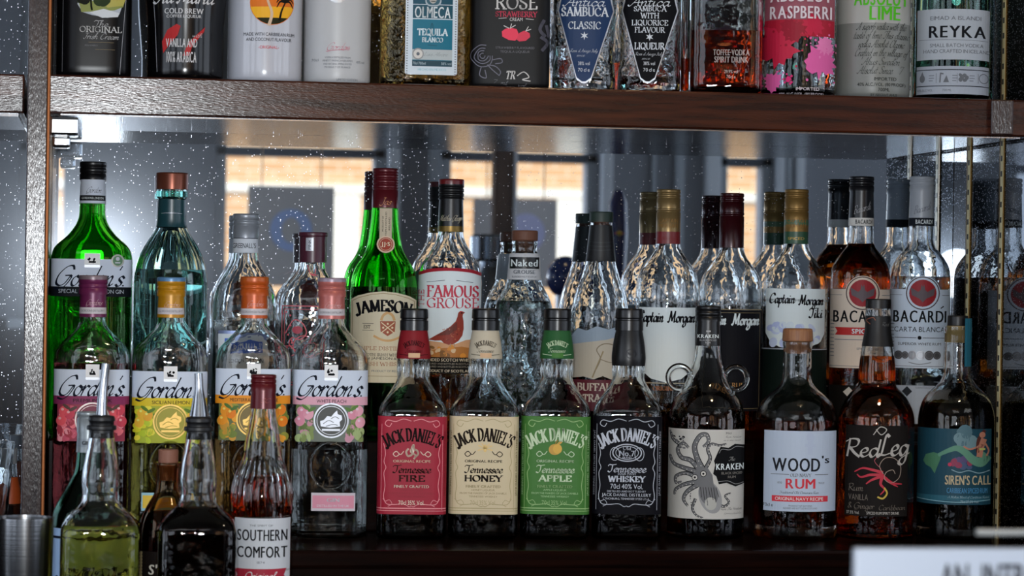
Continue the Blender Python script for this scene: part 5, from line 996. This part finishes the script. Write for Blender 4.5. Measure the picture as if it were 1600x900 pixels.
def sambuca(cx, lab, dark):
    b = upper('sambuca_bottle', lab, cx, 60, [(-250, 15), (-190, 17, 10), (-150, 34, 20), (-110, 46, 20), (20, 50, 60), (90, 44, 30), (112, 49, 10), (150, 50, 6)], (-160, -110, .75, 3)).glassbody(bumpy_glass('#fbfcfd', 80, .002), floor=.012); b.cap(-258, -205, 18, SILV)
    b.fill(128 if dark else 74, BLACKRUM if dark else WATER)
    c = ink('#0c0d12') if dark else ph('#12284a'); a = b.art(); D = [(-30, -30), (30, -30), (43, 20), (10, 124), (2, 130), (-4, 130), (-12, 124), (-41, 20)]; D = [(x + (1 if not dark else -1), y) for x, y in D]
    a.poly([(x * 1.05, (y - 40) * 1.03 + 40) for x, y in D], SILV, 0); a.poly(D, c, 1); W_ = ph('#aab0b8')
    a.t('Antica', 0, 6, 15, W_, 60, 'script', .3, thick=.14); a.t('SAMBUCA', 0, 22 if not dark else 17.5, 13 if not dark else 7.4, W_, 72 if not dark else 50, 'serif', thick=.2)
    if not dark: a.t('CLASSIC', 0, 43, 11, W_, 50, 'serif', thick=.17); sy = 59; ty = 82
    else:
        for i, (s_, w) in enumerate((('WITH', 28), ('LIQUORICE', 56), ('FLAVOUR', 46))): a.t(s_, 0, 28 + i * 11, 8, W_, w, 'serif', thick=.19)
        sy = 61; a.t('LIQUEUR', 0, 75, 10, W_, 46, 'serif', thick=.19); ty = 87
    a.poly([(6.5 * (1 if k % 2 == 0 else .38) * math.cos(math.pi * k / 6 + math.pi / 6), sy + 6.5 * (1 if k % 2 == 0 else .38) * math.sin(math.pi * k / 6 + math.pi / 6)) for k in range(12)], W_, 2)
    a.t('Rossi d Asiago Italy', 0, ty, 5, W_, 42, 'script', .3, thick=.1); a.t('since 1868', 0, ty + 7, 4.4, W_, 22, 'script', .3, thick=.1); a.t('38% vol', 0, 102, 5.4, W_, 18, 'r'); a.t('70 cl e', 0, 112, 5.4, W_, 18, 'r'); a.build()
def toffee():
    b = upper('vodka_bottle', 'square clear bottle part filled with red-orange spirit', 1135, 60, std(56, -150), (-180, -130, .85, 7)).glassbody(CLEAR); b.cap(-292, -250, 19, paint('#a8a8aa', .3, .8)); b.fill(51, glass('#ee8244', 1.34))
    a = b.art(); W_ = ph('#a89a98'); a.t('TOFFEE·VODKA', 8, 86, 9, W_, 56, 'b'); a.t('SPIRIT DRINK', 8, 97, 9, W_, 52, 'b'); a.t('29.9% vol', 8, 115.5, 5, W_, 21); a.t('70cl e', 8, 123.5, 5, W_, 14); a.build()
    b = upper('vodka_bottle', 'narrow clear bottle with orange spirit, wedged beside the dark-labelled sambuca diamond', 1071, 60, [(-200, 4), (-150, 5, 4), (-140, 6.5, 3), (150, 6.5, 3)], Y=-.17).glassbody(CLEAR, .0012); b.fill(92, glass('#f08a3a', 1.34)); b.cap(-206, -170, 5.5, SILV)
def splash():
    b = upper('vodka_bottle', 'clear round bottle splashed with red and pink paint marks', 1249, 60, std(58, -150)).glassbody(CLEAR); b.cap(-292, -250, 20, paint('#a8343c', .3)); b.fill(-70, WATER)
    a = b.art(); R, P, D = ph('#a01c38'), ph('#b8508a'), ph('#7c1024'); L = ph('#b8b0b8')
    def splat(x, y, r, m, sd, ly):
        g = random.Random(sd); a.poly([(x + r * q * math.cos(t), y + r * q * math.sin(t)) for t, q in [(2 * math.pi * k / 26, (1.0 if k % 2 else .72) + g.uniform(-.1, .32)) for k in range(26)]], m, ly)
        for k in range(7): t = g.uniform(0, 6.28); a.disc(x + r * g.uniform(1.2, 1.7) * math.cos(t), y + r * g.uniform(1.2, 1.7) * math.sin(t), g.uniform(.8, 2.2), m, ly, n=8)
    a.rect(-54, 36, 54, 62, ph('#8c1428'), .2); a.rect(-54, -30, 54, 36, ph('#7c4450'), .1); splat(-34, 76, 30, R, 1, .6); splat(-10, 52, 18, D, 2, .9); splat(20, 44, 16, R, 5, .7); splat(34, 100, 24, P, 3, 1.2); splat(40, 76, 14, ph('#c06a9a'), 7, 1.3); splat(-40, 132, 14, P, 4, 1.2); splat(-16, 128, 5, ph('#b02060'), 8, 1.3)
    a.t('ABSOLUT', 2, -1, 19, L, 96, 'b', layer=16); a.t('RASPBERRI', 2, 25, 19, L, 96, 'b', layer=16); a.t('IMPORTED', 14, 143, 4.6, L, 36, layer=16); a.t('40% ALC./VOL. (80 PROOF)', 4, 151, 4, L, 70, layer=16); a.build()
def lime():
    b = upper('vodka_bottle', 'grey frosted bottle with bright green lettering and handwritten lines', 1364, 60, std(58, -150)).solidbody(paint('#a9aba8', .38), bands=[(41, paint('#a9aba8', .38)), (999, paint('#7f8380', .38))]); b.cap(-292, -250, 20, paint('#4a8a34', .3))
    a = b.art(); G = ph('#3f9a10'); a.t('ABSOLUT', 12, 2, 24, G, 84, 'b', layer=2, thick=.3); a.t('LIME', 18, 26, 21, G, 48, 'b', layer=2); a.rect(-6, 15, 42, 16, G, 2); K = ink('#1c201e')
    for i, (s_, w) in enumerate((('A superb vodka with the', 74), ('taste of lime This classic', 84), ('vodka Absolut Classic', 70), ('Crafted in the village of', 80), ('Ahus Sweden', 56), ('Absolut Since 1879', 70))): a.t(s_, 14, 46 + i * 13.5, 12, K, w, 'script', .35, thick=.075)
    a.t('IMPORTED', 20, 127.5, 5, K, 34); a.t('40% ALC./VOL. (80 PROOF)', 14, 136, 5, K, 74); a.t('700ML', 18, 144, 5, K, 18); a.t('BY ABSOLUT AHUS', 18, 152, 3.6, K, 40); a.build()
def iceland():
    b = upper('vodka_bottle', 'clear aqua-tinted bottle with two white labels, upper shelf end by the side panel', 1487, 60, std(60, -150)).glassbody(glass('#e6f7f2')); b.cap(-292, -250, 20, SILV); b.fill(70, glass('#d8f4ea', 1.34))
    a = b.art(); L = ph('#8c949e'); D = ink('#16181e'); a.rect(-53, 20, 58, 98, L, 0); a.rect(-53, 108, 58, 151, ph('#848c98'), 0); a.t('EIMAD A ISLANDI', 6, 34, 6, GREY, 78); a.t('REYKA', 9, 55, 18, D, 88, 'b'); a.line([(-50, 67), (56, 68)], .6, GREY, 1, sm=False); a.t('SMALL BATCH VODKA', 8, 76, 5.5, GREY, 82); a.t('HAND CRAFTED IN ICELAND', 8, 85, 5.5, GREY, 102); a.rect(-53, 113, 58, 114.2, D, 1); a.rect(-53, 138, 58, 139.2, D, 1)
    a.disc(-44, 127, 4, GREY, 1, 6); a.poly([(-47, 124), (-44, 116), (-41, 124)], GREY, 1); a.line([(-17, 133), (-16, 119), (-12, 120)], 2, GREY, 1, sm=False); a.poly([(-12, 133), (-7, 122), (-3, 133)], GREY, 1); a.blobs(7, 14, 122, 24, 130, [GREY], 2, 4, 3, 1); a.ringo(50, 126, 7, 1.2, GREY, 1)
    for x in (-34, 2, 28): a.rect(x, 122, x + 8, 123, GREY, 1); a.rect(x, 126, x + 8, 127, GREY, 1); a.rect(x, 130, x + 6, 131, GREY, 1)
    for x in (-23, 9, 41): a.rect(x, 119, x + .7, 134, GREY, 1)
    a.t('40% ALC/VOL', -40, 145, 3.6, GREY, 24); a.t('700 ML', -6, 145, 3.6, GREY, 14); a.build()
irish_cream(); coffee(); coconut(); frosted(); tequila(); rose(); sambuca(913, 'clear bottle with a royal blue diamond label', False); sambuca(1015, 'clear bottle with a black diamond label and dark spirit at the bottom', True); toffee(); splash(); lime(); iceland()

# ================================================================ work counter in front: bottles with pourers, shaker
m_rubber = paint('#121214', .45); m_spout = paint('#a8abb0', .2, metal=1.0)
def pourer(b, y_top, y0, lean, flare):
    mb = MB(); P = []; R = []
    for k in range(9): t = k / 8; y = y0 - 6 + (y_top - y0 + 6) * t; P.append((lean * t * t / b.s, 0, b.z(y))); R.append(max((flare - (flare - 6.5) * min(1, t * 1.5)), 6.5) / b.s)
    mb.tube(P, R, m_spout, 20); mb.build('pour_spout', b.root)
    b.lathe('pourer_collar', [(y0 - 6, 8), (y0 - 4, 20, 2), (y0 + 3, 21, 1), (y0 + 5, 19), (y0 + 10, 19), (y0 + 11, 23, 1), (y0 + 17, 23, 1), (y0 + 18, 19), (y0 + 30, 19), (y0 + 31, 8)], m_rubber)
def reused(cx, lab, liq, lvl, kind):
    b = Bottle('spirit_bottle', lab, cx, 780, YC, Z_CTR, GC)
    b.shape([(676, 19), (698, 22), (726, 27, 18), (752, 30, 14), (772, 27, 8), (788, 30, 10), (806, 52, 14), (822, 61, 9), (1080, 61, 8)], (780, 822, 1.0, 6.0)).glassbody(CLEAR).fill(lvl, liq)
    return b
b = reused(157, 'square bottle of yellow-green liquid with a tall steel pourer', glass('#f8f49c', 1.34), 818, 'y'); pourer(b, 568, 654, 6, 8.5)
b = reused(309, 'square bottle of near-black liquid with a tapered steel pourer', glass('#6a4030', 1.34), 792, 'd'); pourer(b, 583, 656, -2, 15)
b = Bottle('liqueur_bottle', 'ribbed-shoulder amber bottle with a red cap and white label, front counter', 409, 780, YC + .095, Z_CTR, GC)
b.shape([(590, 17), (638, 19, 3), (660, 22, 12), (690, 28, 16), (716, 30, 10), (745, 43, 20), (775, 47, 8), (1080, 47, 8)]).glassbody(CLEAR).fill(742, glass('#d87830', 1.34))
b.cap(585, 612, 20, paint('#5c1018', .3, .2), (592, 599), lip=2.5); b.sleeve(612, 638, paint('#5c1018', .3, .2), 1.2)
a = b.art('neck_label'); a.t('SC', 4, 625, 7, ph('#8a4a44'), 12, 'script', .3, layer=13); a.build()
mb = MB()
for k in range(26):
    A = 2 * math.pi * k / 26; mb.tube([((lerp_tab(b.tab, b.z(y)) - .0002) * math.cos(A), (lerp_tab(b.tab, b.z(y)) - .0002) * math.sin(A), b.z(y)) for y in (718, 730, 745, 760, 778, 788)], [.0005, .0014, .0018, .0018, .0014, .0005], CLEAR, 6)
mb.build('shoulder_ribs', b.root)
a = b.art(); a.rect(-41, 806, 45, 888, ph('#a9acb2'), 0); a.line([(-41, 806), (45, 803)], .1, WHITE); a.t('THE SPIRIT OF', 0, 817, 3, GREY, 36); a.t('SOUTHERN', 2, 832, 17, INK, 78, 'b', thick=.3); a.t('COMFORT', 2, 858, 17, INK, 78, 'b'); a.t('1874', 0, 874, 3.6, GREY, 12); a.poly([(-40, 884), (40, 884), (36, 894), (40, 902), (-40, 904), (-36, 894)], ph('#8a2030'), 1); a.rect(-41, 886, 45, 960, ph('#a9acb2'), 0); a.t('Original', 0, 894, 10, WHITE, 46, 'script', .3, thick=.16, layer=3); a.build()
b = Bottle('gin_bottle', 'dark bottle with silver screw cap and pale blue label, behind the yellow-green one', 136, 780, -.375, Z_CTR, GC)
b.shape([(660, 15), (706, 17, 3), (735, 19, 12), (765, 34, 16), (795, 52, 16), (820, 55, 8), (1050, 55, 8)]).glassbody(glass('#a8c4b8')).fill(800, WATER)
b.cap(643, 676, 17.5, paint('#8d9498', .35, .4), (652,), lip=2, n=72); b.sleeve(676, 706, paint('#8d9498', .35, .4), 1.0, [(684, paint('#8d9498', .35, .4)), (699, paint('#7f888f', .4, .2)), (720, paint('#8d9498', .35, .4))])
a = b.art('neck_label'); a.t('GIN', -3, 691, 6, INK, 12, 'b', layer=11); a.build()
a = b.art(); a.rect(-53, 822, 53, 960, ph('#7d95b4'), 0); a.rect(-53, 834, 53, 838, NAVY, 1); a.t('Tanqueray', 6, 884, 30, NAVY, 96, 'script', .3, thick=.12); a.build()
b = Bottle('rum_bottle', 'corked bottle with a rope-edged black label, seen between the two pourer bottles', 262, 780, -.36, Z_CTR, GC)
b.shape([(722, 19), (726, 20, 2), (732, 18), (768, 19, 10), (800, 38, 18), (828, 44, 10), (1050, 44, 8)]).glassbody(glass('#e8d8c0')).fill(800, DARKRUM)
b.lathe('cork_stopper', [(702, 9), (702, 15.5, 2), (724, 15.5, 1), (725, 13), (750, 12), (750, 6)], paint('#8a5a48', .6))
a = b.art(); a.rect(-42, 858, 42, 960, ink('#17110e'), 0); [a.disc(-40, 862 + 5 * k, 2.2, ph('#8a7a5a'), 1, 3, .6) for k in range(19)]; a.t("S'", -21, 886, 15, ph('#a8a49a'), 13, 'b', shear=.1); a.build()
# steel shaker tin
mb = MB(); p = at(38, 860, YC); _, yb, dp = proj((p.x, YC, Z_CTR)); s_ = F_PX / dp; R = 45 / s_; H = (yb - 808) / s_
pr = [(R * .86, 0.0), (R * .9, .003), (R * .995, H - .012), (R * 1.0, H - .004), (R * 1.0, H), (R * .965, H), (R * .96, H - .004), (R * .86, .004)]
mb.lathe(pr, brushed('tin_steel', '#8d8f92', .22, (3, 3, 500)), 64); mb.build('body', tag(empty('cocktail_shaker', (p.x, YC, Z_CTR)), 'brushed steel tin standing at the bottom left', 'shaker'))
# ---------------------------------------------------------------- left bay, counter sign, tap fonts
b = Bottle('liqueur_bottle', 'orange-topped bottle in the left bay beyond the post', 14, 780, -.12, Z_BASE, 'things in the left bay'); b.shape([(700, 10), (740, 12, 4), (770, 18, 10), (838, 20, 5)]).glassbody(CLEAR).fill(775, glass('#7a5a48', 1.34)); b.cap(744 - 44, 744 - 20, 12, paint('#8a8c90', .3)); b.sleeve(745, 786, paint('#a8481c', .5), .5)
def glass_tumbler(px, py, Y, top):
    p = at(px, py, Y); _, yb, dp = proj((p.x, Y, Z_BASE)); s_ = F_PX / dp; H = (yb - top) / s_; mb = MB(); R = .034
    mb.lathe([(R * .7, 0), (R * .78, .002), (R, H), (R - .002, H), (R * .72, .012), (R * .4, .011)], CLEAR, 40); mb.build('bowl', tag(empty('glass_tumbler', (p.x, Y, Z_BASE)), 'clear tumbler in the left bay, mostly cut off by the frame edge', 'glass', 'things in the left bay'))
glass_tumbler(-30, 760, -.16, 690)
# white printed card on a stand on the bar counter, out of focus
Yc = -1.62; p0, p1 = at(1334, 856, Yc), at(1700, 856, Yc); w = (p1.x - p0.x) / 2; zt = p0.z; H = zt - 1.101
r = tag(empty('counter_sign', (p0.x + w, Yc, 1.101)), 'white printed card standing at the bottom right corner', 'sign')
r.rotation_euler = (0, 0, -.0)
mb = MB(); mb.box(-w, -.004, 0, w, .004, H, paint('#bcc4d2', .5), .0015); cardo = mb.build('card', r)
mb = MB(); mb.box(-w * .5, -.03, -.0008, w * .5, .05, .004, paint('#c9ccd2', .3), .001); mb.build('foot', r)
V = []; mb = MB(); s_ = F_PX / proj(p0)[2]; cur = 0
for c in 'AN INTRO':
    if c == ' ': cur += .8; continue
    vs, fs = GL['b', c]; x0 = min(q[0] for q in vs); adv = max(q[0] for q in vs) - x0
    h = .0150; f = h / _CAPH; x_ = -w + 136 / s_ + cur * .0086
    mb.add([(x_ + (q[0] - x0) * f * .5, -.0046, H - 24 / s_ - h + q[1] * f) for q in vs], fs, ink('#4a4c54')); cur += adv / _CAPH * .75 + .16
mb.build('lettering', r, fix=False)
# chrome rail with its post on the bar counter
Yr = -1.53; p0, p1 = at(1526, 832, Yr), at(1900, 832, Yr)
r = tag(empty('tap_rail', (p1.x, Yr, 1.101)), 'blurred chrome rail above the white card at the right edge', 'rail')
mb = MB(); mb.tube([(p0.x - p1.x, 0, p0.z - 1.101), (.03, 0, p0.z - 1.101)], .0019, paint('#d4d8d8', .3, metal=.5), 16); mb.build('bar', r)
mb = MB(); mb.lathe([(.03, -.0006), (.03, .006), (.010, .01), (.009, p0.z - 1.101), (.004, p0.z - 1.095)], m_chrome, 24); mb.build('post', r)
# beer taps on the bar: out of view to the right, reflected in the mirror
def tapfont(px, top, hw, mat, label, badge):
    Y = -1.85; p = seen(px, top, Y); s_ = F_PX / (proj((p.x, -Y, p.z))[2]); r = tag(empty('beer_tap', (p.x, Y, 1.101)), label, 'beer tap', 'beer taps on the bar counter'); H = p.z - 1.101; R = hw / s_
    mb = MB()
    if badge == 'lens':
        mb.lathe([(.04, -.0006), (.04, .01), (.016, .02), (.014, H * .62), (.010, H * .64)], m_chrome, 24); mb.build('column', r)
        k = MB(); vs = []; n = 24
        k.lathe([(.001, H * .55), (R * .6, H * .58), (R * .8, H * .7), (R, H * .86), (R * .85, H * .96), (R * .4, H)], mat, 24); o = k.build('handle', r)
        k = MB()
        for rr, m in ((.62, paint('#b8325a', .4)), (.40, paint('#b8a02c', .4))): k.lathe([(R * rr * .2, H * .86 - R * rr), (R * rr, H * .86), (R * rr * .2, H * .86 + R * rr)], m, 20, (0, R * (.5 if rr > .5 else .78), 0))
        k.build('badge', r)
    elif badge == 'dome':
        mb.lathe([(.05, -.0006), (.05, .01), (.02, .02), (.018, H - R * 2), (.01, H - R * 2)], m_chrome, 24); mb.build('column', r)
        k = MB(); k.lathe([(R * math.sin(t) + .0005, H - R * 2.2 * (1 + math.cos(t)) / 2) for t in [math.pi * j / 14 for j in range(15)]], mat, 32); k.build('head', r)
    else:
        mb.lathe([(R * 1.2, -.0006), (R * 1.2, .02), (R * .62, .06), (R * .62, H - .075), (R * .5, H - .07), (R * .5, H - .05), (R * 1.0, H - .045), (R * 1.0, H - .005), (R * .8, H)], mat, 32); mb.build('column', r)
tapfont(966, 297, 16, paint('#16245c', .25, coat=.4), 'blue paddle-handled beer tap with a pink and yellow badge, seen in the mirror', 'lens')
tapfont(884, 400, 30, paint('#14327c', .2, coat=.4), 'round blue beer tap seen in the mirror', 'dome')
tapfont(768, 366, 34, paint('#7c838c', .25, metal=.9), 'grey metal beer tap seen in the mirror', 'col')
